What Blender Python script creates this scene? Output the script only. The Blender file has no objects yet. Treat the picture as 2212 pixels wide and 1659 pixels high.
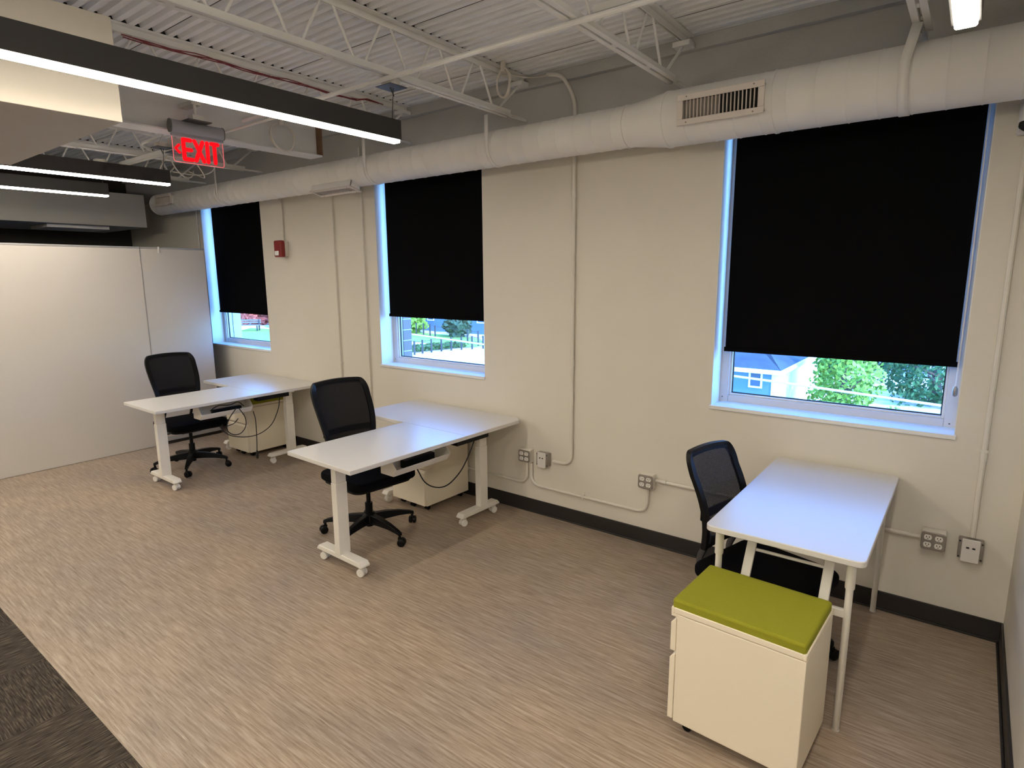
import bpy, bmesh, math, random
from mathutils import Vector, Matrix
PI = math.pi
R = math.radians
scene = bpy.context.scene
COL = scene.collection
random.seed(7)

# ------------------------------------------------------------------ materials
def s2l(c):
    c = c / 255.0
    return c / 12.92 if c <= 0.04045 else ((c + 0.055) / 1.055) ** 2.4
def rgb(r, g, b):
    return (s2l(r), s2l(g), s2l(b), 1.0)

def mat(name, col, rough=0.5, metal=0.0, var=0.06, scale=8.0, bump=0.0, bscale=60.0, spec=0.5, stretch=None):
    m = bpy.data.materials.new(name)
    m.use_nodes = True
    nt = m.node_tree
    b = nt.nodes['Principled BSDF']
    b.inputs['Roughness'].default_value = rough
    b.inputs['Metallic'].default_value = metal
    b.inputs['Specular IOR Level'].default_value = spec
    geo = nt.nodes.new('ShaderNodeTexCoord')
    mp = nt.nodes.new('ShaderNodeMapping')
    nt.links.new(geo.outputs['Object'], mp.inputs['Vector'])
    if stretch:
        mp.inputs['Scale'].default_value = stretch
    n = nt.nodes.new('ShaderNodeTexNoise')
    n.inputs['Scale'].default_value = scale
    n.inputs['Detail'].default_value = 4
    nt.links.new(mp.outputs['Vector'], n.inputs['Vector'])
    mix = nt.nodes.new('ShaderNodeMix')
    mix.data_type = 'RGBA'
    lo = tuple(max(0, c * (1 - var)) for c in col[:3]) + (1,)
    hi = tuple(min(1, c * (1 + var)) for c in col[:3]) + (1,)
    mix.inputs[6].default_value = lo
    mix.inputs[7].default_value = hi
    nt.links.new(n.outputs['Fac'], mix.inputs[0])
    nt.links.new(mix.outputs[2], b.inputs['Base Color'])
    if bump:
        n2 = nt.nodes.new('ShaderNodeTexNoise')
        n2.inputs['Scale'].default_value = bscale
        n2.inputs['Detail'].default_value = 3
        nt.links.new(mp.outputs['Vector'], n2.inputs['Vector'])
        bp = nt.nodes.new('ShaderNodeBump')
        bp.inputs['Strength'].default_value = bump
        bp.inputs['Distance'].default_value = 0.01
        nt.links.new(n2.outputs['Fac'], bp.inputs['Height'])
        nt.links.new(bp.outputs['Normal'], b.inputs['Normal'])
    return m

def emit(name, col, strength):
    m = bpy.data.materials.new(name)
    m.use_nodes = True
    nt = m.node_tree
    nt.nodes.remove(nt.nodes['Principled BSDF'])
    e = nt.nodes.new('ShaderNodeEmission')
    e.inputs['Color'].default_value = col
    e.inputs['Strength'].default_value = strength
    nt.links.new(e.outputs[0], nt.nodes['Material Output'].inputs['Surface'])
    return m

def clear(name, tint, gloss=0.06, diffuse=0.0, dcol=(1, 1, 1, 1)):
    m = bpy.data.materials.new(name)
    m.use_nodes = True
    nt = m.node_tree
    nt.nodes.remove(nt.nodes['Principled BSDF'])
    t = nt.nodes.new('ShaderNodeBsdfTransparent')
    t.inputs['Color'].default_value = tint
    g = nt.nodes.new('ShaderNodeBsdfGlossy')
    g.inputs['Roughness'].default_value = 0.02
    mx = nt.nodes.new('ShaderNodeMixShader')
    mx.inputs[0].default_value = gloss
    nt.links.new(t.outputs[0], mx.inputs[1])
    nt.links.new(g.outputs[0], mx.inputs[2])
    last = mx
    if diffuse:
        d = nt.nodes.new('ShaderNodeBsdfDiffuse')
        d.inputs['Color'].default_value = dcol
        m2 = nt.nodes.new('ShaderNodeMixShader')
        m2.inputs[0].default_value = diffuse
        nt.links.new(mx.outputs[0], m2.inputs[1])
        nt.links.new(d.outputs[0], m2.inputs[2])
        last = m2
    nt.links.new(last.outputs[0], nt.nodes['Material Output'].inputs['Surface'])
    return m

def mesh_fabric(name, col, alpha_thru):
    """woven mesh: fine holes that let light through"""
    m = bpy.data.materials.new(name)
    m.use_nodes = True
    nt = m.node_tree
    b = nt.nodes['Principled BSDF']
    b.inputs['Base Color'].default_value = col
    b.inputs['Roughness'].default_value = 0.6
    b.inputs['Specular IOR Level'].default_value = 0.08
    t = nt.nodes.new('ShaderNodeBsdfTransparent')
    n = nt.nodes.new('ShaderNodeTexNoise')
    n.inputs['Scale'].default_value = 400
    tc = nt.nodes.new('ShaderNodeTexCoord')
    nt.links.new(tc.outputs['Object'], n.inputs['Vector'])
    mr = nt.nodes.new('ShaderNodeMapRange')
    mr.inputs['From Min'].default_value = 0.35
    mr.inputs['From Max'].default_value = 0.65
    mr.inputs['To Min'].default_value = alpha_thru * 0.5
    mr.inputs['To Max'].default_value = alpha_thru * 1.5
    nt.links.new(n.outputs['Fac'], mr.inputs['Value'])
    mx = nt.nodes.new('ShaderNodeMixShader')
    nt.links.new(mr.outputs['Result'], mx.inputs[0])
    nt.links.new(b.outputs[0], mx.inputs[1])
    nt.links.new(t.outputs[0], mx.inputs[2])
    nt.links.new(mx.outputs[0], nt.nodes['Material Output'].inputs['Surface'])
    return m

def ramp(nt, stops):
    r = nt.nodes.new('ShaderNodeValToRGB')
    el = r.color_ramp.elements
    el[0].position, el[0].color = stops[0]
    el[1].position, el[1].color = stops[-1]
    for p, c in stops[1:-1]:
        e = el.new(p)
        e.color = c
    return r

def streak_floor():
    m = bpy.data.materials.new('vinyl_plank_floor')
    m.use_nodes = True
    nt = m.node_tree
    L = nt.links.new
    b = nt.nodes['Principled BSDF']
    g = nt.nodes.new('ShaderNodeNewGeometry')
    def noise(sx, sy, detail=3, off=0):
        mp = nt.nodes.new('ShaderNodeMapping')
        mp.inputs['Scale'].default_value = (sx, sy, 1)
        mp.inputs['Location'].default_value = (off, off * 1.7, 0)
        L(g.outputs['Position'], mp.inputs['Vector'])
        n = nt.nodes.new('ShaderNodeTexNoise')
        n.inputs['Scale'].default_value = 1.0
        n.inputs['Detail'].default_value = detail
        n.inputs['Roughness'].default_value = 0.65
        L(mp.outputs['Vector'], n.inputs['Vector'])
        return n
    n1 = noise(5, 95, 5)
    n2 = noise(9, 230, 3, 5.3)
    n3 = noise(1.1, 1.6, 2, 9.1)
    n4 = noise(7, 150, 3, 21.0)
    r1 = ramp(nt, [(0.25, (0.17, 0.128, 0.097, 1)), (0.5, (0.315, 0.25, 0.195, 1)), (0.75, (0.47, 0.40, 0.33, 1))])
    L(n1.outputs['Fac'], r1.inputs['Fac'])
    dark = ramp(nt, [(0.30, (0.45, 0.42, 0.40, 1)), (0.42, (1, 1, 1, 1))])
    L(n2.outputs['Fac'], dark.inputs['Fac'])
    mul = nt.nodes.new('ShaderNodeMix')
    mul.data_type = 'RGBA'
    mul.blend_type = 'MULTIPLY'
    mul.inputs[0].default_value = 0.85
    L(r1.outputs[0], mul.inputs[6])
    L(dark.outputs[0], mul.inputs[7])
    lite = ramp(nt, [(0.63, (0, 0, 0, 1)), (0.76, (0.20, 0.175, 0.145, 1))])
    L(n4.outputs['Fac'], lite.inputs['Fac'])
    add = nt.nodes.new('ShaderNodeMix')
    add.data_type = 'RGBA'
    add.blend_type = 'ADD'
    add.inputs[0].default_value = 1
    L(mul.outputs[2], add.inputs[6])
    L(lite.outputs[0], add.inputs[7])
    tone = ramp(nt, [(0.3, (0.86, 0.87, 0.90, 1)), (0.7, (1.1, 1.06, 1.0, 1))])
    L(n3.outputs['Fac'], tone.inputs['Fac'])
    mu2 = nt.nodes.new('ShaderNodeMix')
    mu2.data_type = 'RGBA'
    mu2.blend_type = 'MULTIPLY'
    mu2.inputs[0].default_value = 1
    L(add.outputs[2], mu2.inputs[6])
    L(tone.outputs[0], mu2.inputs[7])
    L(mu2.outputs[2], b.inputs['Base Color'])
    b.inputs['Roughness'].default_value = 0.42
    b.inputs['Specular IOR Level'].default_value = 0.35
    return m

def carpet_tiles():
    m = bpy.data.materials.new('carpet_tile_ribs')
    m.use_nodes = True
    nt = m.node_tree
    L = nt.links.new
    b = nt.nodes['Principled BSDF']
    g = nt.nodes.new('ShaderNodeNewGeometry')
    def noise(sx, sy):
        mp = nt.nodes.new('ShaderNodeMapping')
        mp.inputs['Scale'].default_value = (sx, sy, 1)
        L(g.outputs['Position'], mp.inputs['Vector'])
        n = nt.nodes.new('ShaderNodeTexNoise')
        n.inputs['Scale'].default_value = 1.0
        n.inputs['Detail'].default_value = 3
        L(mp.outputs['Vector'], n.inputs['Vector'])
        return n
    a, c = noise(14, 190), noise(190, 14)
    ch = nt.nodes.new('ShaderNodeTexChecker')
    mp = nt.nodes.new('ShaderNodeMapping')
    mp.inputs['Location'].default_value = (0.38, 0.235, 0.013)
    L(g.outputs['Position'], mp.inputs['Vector'])
    L(mp.outputs['Vector'], ch.inputs['Vector'])
    ch.inputs['Scale'].default_value = 2.0
    mx = nt.nodes.new('ShaderNodeMix')
    L(ch.outputs['Fac'], mx.inputs[0])
    L(a.outputs['Fac'], mx.inputs[2])
    L(c.outputs['Fac'], mx.inputs[3])
    r = ramp(nt, [(0.32, (0.022, 0.018, 0.015, 1)), (0.52, (0.058, 0.047, 0.038, 1)), (0.72, (0.125, 0.105, 0.085, 1))])
    L(mx.outputs[0], r.inputs['Fac'])
    L(r.outputs[0], b.inputs['Base Color'])
    b.inputs['Roughness'].default_value = 0.95
    b.inputs['Specular IOR Level'].default_value = 0.1
    bp = nt.nodes.new('ShaderNodeBump')
    bp.inputs['Strength'].default_value = 0.5
    bp.inputs['Distance'].default_value = 0.004
    L(mx.outputs[0], bp.inputs['Height'])
    L(bp.outputs['Normal'], b.inputs['Normal'])
    return m

def brick_mat():
    m = bpy.data.materials.new('grey_brick')
    m.use_nodes = True
    nt = m.node_tree
    b = nt.nodes['Principled BSDF']
    t = nt.nodes.new('ShaderNodeTexBrick')
    tc = nt.nodes.new('ShaderNodeTexCoord')
    mp = nt.nodes.new('ShaderNodeMapping')
    mp.inputs['Rotation'].default_value = (R(90), 0, R(90))
    nt.links.new(tc.outputs['Object'], mp.inputs['Vector'])
    nt.links.new(mp.outputs['Vector'], t.inputs['Vector'])
    t.inputs['Scale'].default_value = 5.0
    t.inputs['Color1'].default_value = (0.16, 0.12, 0.11, 1)
    t.inputs['Color2'].default_value = (0.22, 0.17, 0.15, 1)
    t.inputs['Mortar'].default_value = (0.6, 0.58, 0.55, 1)
    nt.links.new(t.outputs['Color'], b.inputs['Base Color'])
    b.inputs['Roughness'].default_value = 0.9
    return m

M = {}
M['wall'] = mat('wall_paint', (0.66, 0.625, 0.555, 1), 0.75, var=0.03, scale=3, bump=0.05, bscale=180, spec=0.25)
M['wall_upper'] = mat('upper_wall_grey', (0.44, 0.435, 0.42, 1), 0.8, var=0.08, scale=6, bump=0.15, bscale=60, spec=0.2)  # darker, greyer tone than the wall below
M['trimwhite'] = mat('window_white_paint', (0.74, 0.75, 0.75, 1), 0.45, var=0.03, scale=5)
M['alu'] = mat('white_window_metal', (0.62, 0.64, 0.68, 1), 0.4, var=0.04, scale=9)
M['gasket'] = mat('black_gasket', (0.008, 0.009, 0.01, 1), 0.6)
M['base'] = mat('dark_rubber_base', (0.014, 0.012, 0.011, 1), 0.5, var=0.1)
M['floor'] = streak_floor()
M['carpet'] = carpet_tiles()
M['deck'] = mat('white_deck_paint', (0.83, 0.84, 0.85, 1), 0.6, var=0.05, scale=5, spec=0.3)
M['steel'] = mat('white_steel_paint', (0.72, 0.715, 0.69, 1), 0.5, var=0.07, scale=9, spec=0.35)
M['beam'] = mat('beam_paint', (0.60, 0.60, 0.59, 1), 0.6, var=0.10, scale=7)
M['rust'] = mat('rusty_steel', (0.16, 0.085, 0.045, 1), 0.85, var=0.35, scale=14)
M['duct'] = mat('duct_paint', (0.78, 0.765, 0.73, 1), 0.5, var=0.05, scale=4, bump=0.05, bscale=9, spec=0.35)
M['register'] = mat('register_paint', (0.66, 0.60, 0.55, 1), 0.5, var=0.04)
M['damper'] = mat('damper_metal', (0.23, 0.20, 0.18, 1), 0.6, var=0.15, scale=30)
M['gapshade'] = mat('black_gap_shade', (0.006, 0.006, 0.006, 1), 0.9)  # flat black used where gaps lie in shade
M['seam'] = mat('duct_seam', (0.42, 0.39, 0.35, 1), 0.6, var=0.1)
M['conduit'] = mat('conduit_paint', (0.66, 0.63, 0.565, 1), 0.45, var=0.03)
M['blind'] = mat('black_blackout_fabric', (0.0028, 0.0028, 0.0034, 1), 0.9, var=0.1, scale=200, spec=0.05)
M['lampbody'] = mat('charcoal_lamp_metal', (0.020, 0.019, 0.019, 1), 0.5, var=0.08)
M['lens'] = emit('lamp_diffuser', (1.0, 0.89, 0.73, 1), 40.0)
M['added_uplens'] = emit('added_uplight_glow', (1.0, 0.95, 0.87, 1), 70.0)  # glow added on the unseen lights to lift the ceiling
M['steelgrey'] = mat('grey_plate_metal', (0.12, 0.135, 0.16, 1), 0.4, metal=0.6)
M['wire'] = mat('steel_wire', (0.10, 0.10, 0.10, 1), 0.4, metal=0.7)
M['soffit'] = mat('soffit_paint', (0.57, 0.535, 0.47, 1), 0.75, var=0.03, scale=3, spec=0.2)
M['soffitgrey'] = mat('soffit_grey_paint', (0.40, 0.39, 0.355, 1), 0.8, var=0.03, scale=3, spec=0.2)
M['exitred'] = emit('exit_red_glow', (1.0, 0.004, 0.008, 1), 1.35)
M['exitedge'] = emit('exit_edge_glow', (1.0, 0.16, 0.17, 1), 0.8)
M['acrylic'] = clear('exit_clear_acrylic', (0.97, 0.94, 0.94, 1), 0.05, 0.10, (0.75, 0.68, 0.68, 1))
M['satin'] = mat('brushed_aluminium', (0.30, 0.30, 0.32, 1), 0.42, metal=0.45, var=0.05)
M['satindark'] = mat('dark_end_cap', (0.09, 0.09, 0.085, 1), 0.5)
M['glass'] = clear('window_glass', (0.93, 0.96, 0.97, 1), 0.06)
M['laminate'] = mat('white_laminate', (0.66, 0.645, 0.62, 1), 0.33, var=0.01, scale=3, spec=1.0)
M['lamedge'] = mat('white_edge_band', (0.74, 0.72, 0.68, 1), 0.4, var=0.02)
M['deskmetal'] = mat('white_powder_coat', (0.74, 0.715, 0.655, 1), 0.42, var=0.02, scale=20)
M['castw'] = mat('white_nylon', (0.72, 0.70, 0.66, 1), 0.4)
M['black'] = mat('black_plastic', (0.0028, 0.0028, 0.0034, 1), 0.42, var=0.1, spec=0.18)
M['blackfab'] = mat('black_seat_fabric', (0.0028, 0.0028, 0.004, 1), 0.9, var=0.2, scale=150, bump=0.2, bscale=300, spec=0.08)
M['meshfab'] = mesh_fabric('black_mesh_weave', (0.006, 0.0055, 0.007, 1), 0.022)
M['meshopen'] = mesh_fabric('open_mesh_bluelit', (0.008, 0.010, 0.020, 1), 0.08)  # blue tint puts window daylight into the mesh colour
M['chrome'] = mat('dark_chrome_tube', (0.09, 0.09, 0.10, 1), 0.35, metal=0.7)
M['cable'] = mat('black_cable_jacket', (0.006, 0.006, 0.007, 1), 0.45)
M['pedestal'] = mat('cream_white_steel', (0.84, 0.765, 0.62, 1), 0.42, var=0.015, scale=6)
M['green'] = mat('lime_green_fabric', (0.262, 0.262, 0.022, 1), 0.92, var=0.10, scale=260, bump=0.25, bscale=420, spec=0.15)
M['galv'] = mat('galvanised_box', (0.30, 0.275, 0.25, 1), 0.38, metal=0.55, var=0.12, scale=30)
M['plate'] = mat('white_plastic_plate', (0.72, 0.69, 0.66, 1), 0.4, var=0.02)
M['recept'] = mat('white_receptacle', (0.80, 0.78, 0.74, 1), 0.35, var=0.02)
M['slot'] = mat('dark_slot', (0.006, 0.005, 0.005, 1), 0.7)
M['alarmred'] = mat('alarm_red', (0.20, 0.008, 0.007, 1), 0.4, var=0.04)
M['strobe'] = mat('strobe_lens', (0.82, 0.82, 0.80, 1), 0.15)
M['camwhite'] = mat('camera_white', (0.62, 0.61, 0.62, 1), 0.4)
M['whiteboard'] = mat('whiteboard_skin', (0.54, 0.51, 0.48, 1), 0.35, var=0.04, scale=1.5, spec=0.5)
M['rail'] = mat('silver_rail', (0.45, 0.45, 0.46, 1), 0.35, metal=0.5)
M['shadewall'] = mat('wall_shade_black', (0.030, 0.026, 0.022, 1), 0.9, var=0.05)  # near black puts the shade of the unlit far end into the wall colour
M['redwire'] = mat('red_wire', (0.16, 0.012, 0.018, 1), 0.5)
M['whitewire'] = mat('white_data_cable', (0.60, 0.56, 0.50, 1), 0.5)
M['brick'] = brick_mat()
# outside
M['asphalt'] = mat('sunlit_concrete', (0.62, 0.60, 0.58, 1), 0.9, var=0.05, scale=0.6)
M['lawn'] = mat('lawn_grass', (0.20, 0.36, 0.06, 1), 0.95, var=0.35, scale=2.5)
M['bluewall'] = mat('blue_siding', (0.085, 0.16, 0.26, 1), 0.7, var=0.05, scale=2)
M['palewall'] = mat('pale_siding', (0.55, 0.62, 0.68, 1), 0.7, var=0.04, scale=2)
M['whitetrim'] = mat('white_house_trim', (0.85, 0.85, 0.85, 1), 0.6, var=0.02)
M['slate'] = mat('blue_grey_shingle', (0.045, 0.06, 0.09, 1), 0.9, var=0.6, scale=1.6)
M['houseglass'] = mat('house_window_pane', (0.05, 0.08, 0.12, 1), 0.3)
M['leafbright'] = mat('bright_leaf', (0.17, 0.30, 0.035, 1), 0.7, var=0.5, scale=1.5)
M['leafmid'] = mat('mid_leaf', (0.05, 0.13, 0.04, 1), 0.7, var=0.5, scale=1.5)
M['leafdark'] = mat('dark_leaf', (0.022, 0.06, 0.03, 1), 0.7, var=0.5, scale=1.5)
M['leaforange'] = mat('orange_leaf', (0.62, 0.36, 0.10, 1), 0.7, var=0.5, scale=1.2)
M['leafred'] = mat('red_leaf', (0.55, 0.13, 0.09, 1), 0.7, var=0.4, scale=1.5)
M['bark'] = mat('tree_bark', (0.13, 0.10, 0.08, 1), 0.9, var=0.3, scale=6)
M['iron'] = mat('black_iron', (0.03, 0.03, 0.035, 1), 0.6)
M['wireout'] = mat('pale_power_line', (0.82, 0.85, 0.85, 1), 0.5)
M['bench'] = mat('weathered_bench_wood', (0.16, 0.13, 0.12, 1), 0.8, var=0.2)

# ------------------------------------------------------------------ mesh building
class MB:
    def __init__(s):
        s.v, s.f, s.m = [], [], []
        s.T = None
    def add(s, vs, fs, mi=0):
        o = len(s.v)
        for p in vs:
            p = Vector(p)
            s.v.append(tuple(s.T @ p) if s.T else tuple(p))
        for f in fs:
            s.f.append([o + i for i in f])
            s.m.append(mi)
        return s
    def box(s, x0, x1, y0, y1, z0, z1, mi=0):
        vs = [(x0, y0, z0), (x1, y0, z0), (x1, y1, z0), (x0, y1, z0), (x0, y0, z1), (x1, y0, z1), (x1, y1, z1), (x0, y1, z1)]
        return s.add(vs, [(0, 3, 2, 1), (4, 5, 6, 7), (0, 1, 5, 4), (1, 2, 6, 5), (2, 3, 7, 6), (3, 0, 4, 7)], mi)
    def prism(s, poly, z0, z1, mi=0, axis='z'):
        n = len(poly)
        if axis == 'z':
            P = lambda a, b, h: (a, b, h)
        elif axis == 'x':
            P = lambda a, b, h: (h, a, b)
        else:
            P = lambda a, b, h: (a, h, b)
        vs = [P(a, b, z0) for a, b in poly] + [P(a, b, z1) for a, b in poly]
        fs = [tuple(range(n))[::-1], tuple(range(n, 2 * n))] + [(i, (i + 1) % n, n + (i + 1) % n, n + i) for i in range(n)]
        return s.add(vs, fs, mi)
    def tube(s, pts, r, n=8, mi=0, caps=True, sx=1.0, sy=1.0):
        pts = [Vector(p) for p in pts]
        rr = r if isinstance(r, (list, tuple)) else [r] * len(pts)
        rings = []
        t0 = (pts[1] - pts[0]).normalized()
        up = Vector((0, 0, 1)) if abs(t0.z) < 0.9 else Vector((0, 1, 0))
        a = t0.cross(up).normalized()
        for i, p in enumerate(pts):
            if i == 0: t = pts[1] - pts[0]
            elif i == len(pts) - 1: t = pts[-1] - pts[-2]
            else: t = (pts[i + 1] - p).normalized() + (p - pts[i - 1]).normalized()
            if t.length < 1e-9: t = t0
            t = t.normalized()
            a = a - t * a.dot(t)
            if a.length < 1e-6: a = t.orthogonal()
            a.normalize()
            b = t.cross(a)
            rings.append([p + (a * math.cos(2 * PI * k / n) * sx + b * math.sin(2 * PI * k / n) * sy) * rr[i] for k in range(n)])
        vs = [q for ring in rings for q in ring]
        fs = []
        for i in range(len(pts) - 1):
            for k in range(n):
                k2 = (k + 1) % n
                fs.append((i * n + k, i * n + k2, (i + 1) * n + k2, (i + 1) * n + k))
        if caps:
            fs.append(tuple(range(n))[::-1])
            fs.append(tuple((len(pts) - 1) * n + k for k in range(n)))
        return s.add(vs, fs, mi)
    def cyl(s, p0, p1, r, n=16, mi=0, r1=None):
        return s.tube([p0, p1], [r, r if r1 is None else r1], n, mi)
    def build(s, name, m, parent=None, bevel=0.0, smooth=True, seg=2):
        me = bpy.data.meshes.new(name)
        me.from_pydata(s.v, [], s.f)
        ms = m if isinstance(m, (list, tuple)) else [m]
        for q in ms: me.materials.append(q)
        for p, mi in zip(me.polygons, s.m): p.material_index = mi
        bm = bmesh.new(); bm.from_mesh(me)
        bmesh.ops.recalc_face_normals(bm, faces=bm.faces)
        bm.to_mesh(me); bm.free()
        if smooth:
            me.polygons.foreach_set('use_smooth', [True] * len(me.polygons))
            me.set_sharp_from_angle(angle=R(35))
        o = bpy.data.objects.new(name, me)
        COL.objects.link(o)
        if bevel:
            md = o.modifiers.new('edge', 'BEVEL')
            md.width = bevel; md.segments = seg; md.limit_method = 'ANGLE'; md.angle_limit = R(40)
        if parent is not None: o.parent = parent
        return o

def tag(o, label, cat, group=None, kind='thing'):
    o['label'] = label
    o['category'] = cat
    o['kind'] = kind
    if group: o['group'] = group
    return o
def thing(name, label, cat, loc=(0, 0, 0), rz=0, group=None):
    o = bpy.data.objects.new(name, None)
    o.empty_display_size = 0.1
    COL.objects.link(o)
    o.location = loc
    o.rotation_euler = (0, 0, rz)
    return tag(o, label, cat, group)
def struct(o):
    o['kind'] = 'structure'
    return o
def copy_tree(o, parent=None):
    c = o.copy()
    COL.objects.link(c)
    if parent is not None: c.parent = parent
    for ch in list(o.children):
        copy_tree(ch, c)
    return c
def relabel(o, label, group=None):
    o['label'] = label
    if group: o['group'] = group
def arc(c, r, a0, a1, n, f):
    return [f(c[0] + r * math.cos(a0 + (a1 - a0) * i / n), c[1] + r * math.sin(a0 + (a1 - a0) * i / n)) for i in range(n + 1)]
def rounded(x0, x1, y0, y1, r, n=5):
    out = []
    for cx, cy, a in ((x1 - r, y1 - r, 0), (x0 + r, y1 - r, 90), (x0 + r, y0 + r, 180), (x1 - r, y0 + r, 270)):
        for i in range(n + 1):
            t = R(a + 90 * i / n)
            out.append((cx + r * math.cos(t), cy + r * math.sin(t)))
    return out

# ------------------------------------------------------------------ camera
F_PX = 1301.543
ya, pi_, ro = -0.6520300, -0.1795386, -0.0070344
fw = Vector((math.sin(ya) * math.cos(pi_), math.cos(ya) * math.cos(pi_), math.sin(pi_)))
rt = Vector((math.cos(ya), -math.sin(ya), 0))
up = rt.cross(fw)
Rr = rt * math.cos(ro) + up * math.sin(ro)
Uu = -rt * math.sin(ro) + up * math.cos(ro)
cam = bpy.data.cameras.new('camera')
cam.sensor_width = 36
cam.sensor_fit = 'HORIZONTAL'
cam.lens = F_PX / 2212 * 36
cam.clip_start = 0.05
cam.clip_end = 300
co = bpy.data.objects.new('camera', cam)
COL.objects.link(co)
mw = Matrix.Identity(4)
for i in range(3):
    mw[i][0], mw[i][1], mw[i][2] = Rr[i], Uu[i], -fw[i]
mw[0][3], mw[1][3], mw[2][3] = 0.0, -3.599436, 1.803073
co.matrix_world = mw
scene.camera = co

# ------------------------------------------------------------------ room shell
XR, XL, YB = 0.274, -9.3, -10.6
ZD = 3.12                      # underside of the deck flats
WIN = {3: (-1.2216, -0.010), 2: (-4.2386, -3.0147), 1: (-7.3154, -6.0504)}
ZS, ZH = 1.0118, 2.70
def pierced(name, m, y0, y1, z0, z1, xa, xb, inset=0.0):
    b = MB()
    xs = [xa]
    for k in (1, 2, 3):
        xs += [WIN[k][0] + inset, WIN[k][1] - inset]
    xs.append(xb)
    for i in range(len(xs) - 1):
        if i % 2 == 0:
            b.box(xs[i], xs[i + 1], y0, y1, z0, z1)
        else:
            b.box(xs[i], xs[i + 1], y0, y1, z0, ZS - 0.02)
            b.box(xs[i], xs[i + 1], y0, y1, ZH, z1)
    return struct(b.build(name, m))
pierced('wall_window', M['wall'], 0.0, 0.27, -0.1, 2.74, XL - 0.2, XR)
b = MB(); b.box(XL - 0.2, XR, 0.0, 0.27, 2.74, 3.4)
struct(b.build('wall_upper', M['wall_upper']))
pierced('wall_exterior', M['brick'], 0.27, 0.37, -3.6, 3.4, XL - 0.3, XR + 0.3, 0.012)
b = MB(); b.box(XR, XR + 0.15, YB, 0.27, -0.1, 3.4)
struct(b.build('wall_right', M['wall']))
b = MB(); b.box(XL - 0.2, XL, YB, 0.27, -0.1, 3.4)
struct(b.build('wall_left', M['shadewall']))
b = MB(); b.box(XL - 0.2, XR + 0.15, YB - 0.15, YB, -0.1, 3.4)
struct(b.build('wall_rear', M['wall']))
b = MB(); b.box(XL, XR, -2.885, 0.0, -0.1, 0.0)
struct(b.build('floor', M['floor']))
b = MB(); b.box(XL, XR, YB, -2.885, -0.1, 0.002)
struct(b.build('floor_carpet', M['carpet']))
# corrugated steel deck, flutes along x
b = MB()
pitch, y = 0.0655, 0.0
prof = []
while y > YB:
    prof += [(y, ZD), (y - 0.030, ZD), (y - 0.038, ZD + 0.021), (y - 0.058, ZD + 0.021)]
    y -= pitch
prof.append((y, ZD))
vs = [(XL, p[0], p[1]) for p in prof] + [(XR, p[0], p[1]) for p in prof]
n = len(prof)
b.add(vs, [(i, i + 1, n + i + 1, n + i) for i in range(n - 1)])
struct(b.build('ceiling', M['deck'], smooth=False))
b = MB()                                     # black strips for the shadow lines at the deck sheet laps
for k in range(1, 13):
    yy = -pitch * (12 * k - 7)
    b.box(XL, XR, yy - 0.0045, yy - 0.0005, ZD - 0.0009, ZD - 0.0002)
struct(b.build('ceiling_lap_shadows', M['gapshade']))
b = MB()  # added black strips stand in for shade in the flutes over the joists
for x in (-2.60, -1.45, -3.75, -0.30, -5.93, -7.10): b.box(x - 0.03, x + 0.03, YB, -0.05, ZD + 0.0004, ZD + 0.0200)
struct(b.build('ceiling_flute_shade', M['gapshade']))
b = MB(); b.box(XL - 0.3, XR + 0.3, YB - 0.2, 0.4, 3.4, 3.55)
struct(b.build('ceiling_roof_slab', M['deck']))
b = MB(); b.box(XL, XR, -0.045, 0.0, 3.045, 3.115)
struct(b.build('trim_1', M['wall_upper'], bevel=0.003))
b = MB(); b.box(XL, XR, -0.010, 0.0, 0.0, 0.105); b.box(XL, XR, -0.018, -0.010, 0.0, 0.012)
struct(b.build('baseboard_window', M['base'], bevel=0.003))
b = MB(); b.box(XR - 0.010, XR, YB, -0.010, 0.0, 0.105); b.box(XR - 0.020, XR - 0.010, YB, -0.010, 0.0, 0.010)
struct(b.build('baseboard_right', M['base'], bevel=0.003))

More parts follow.
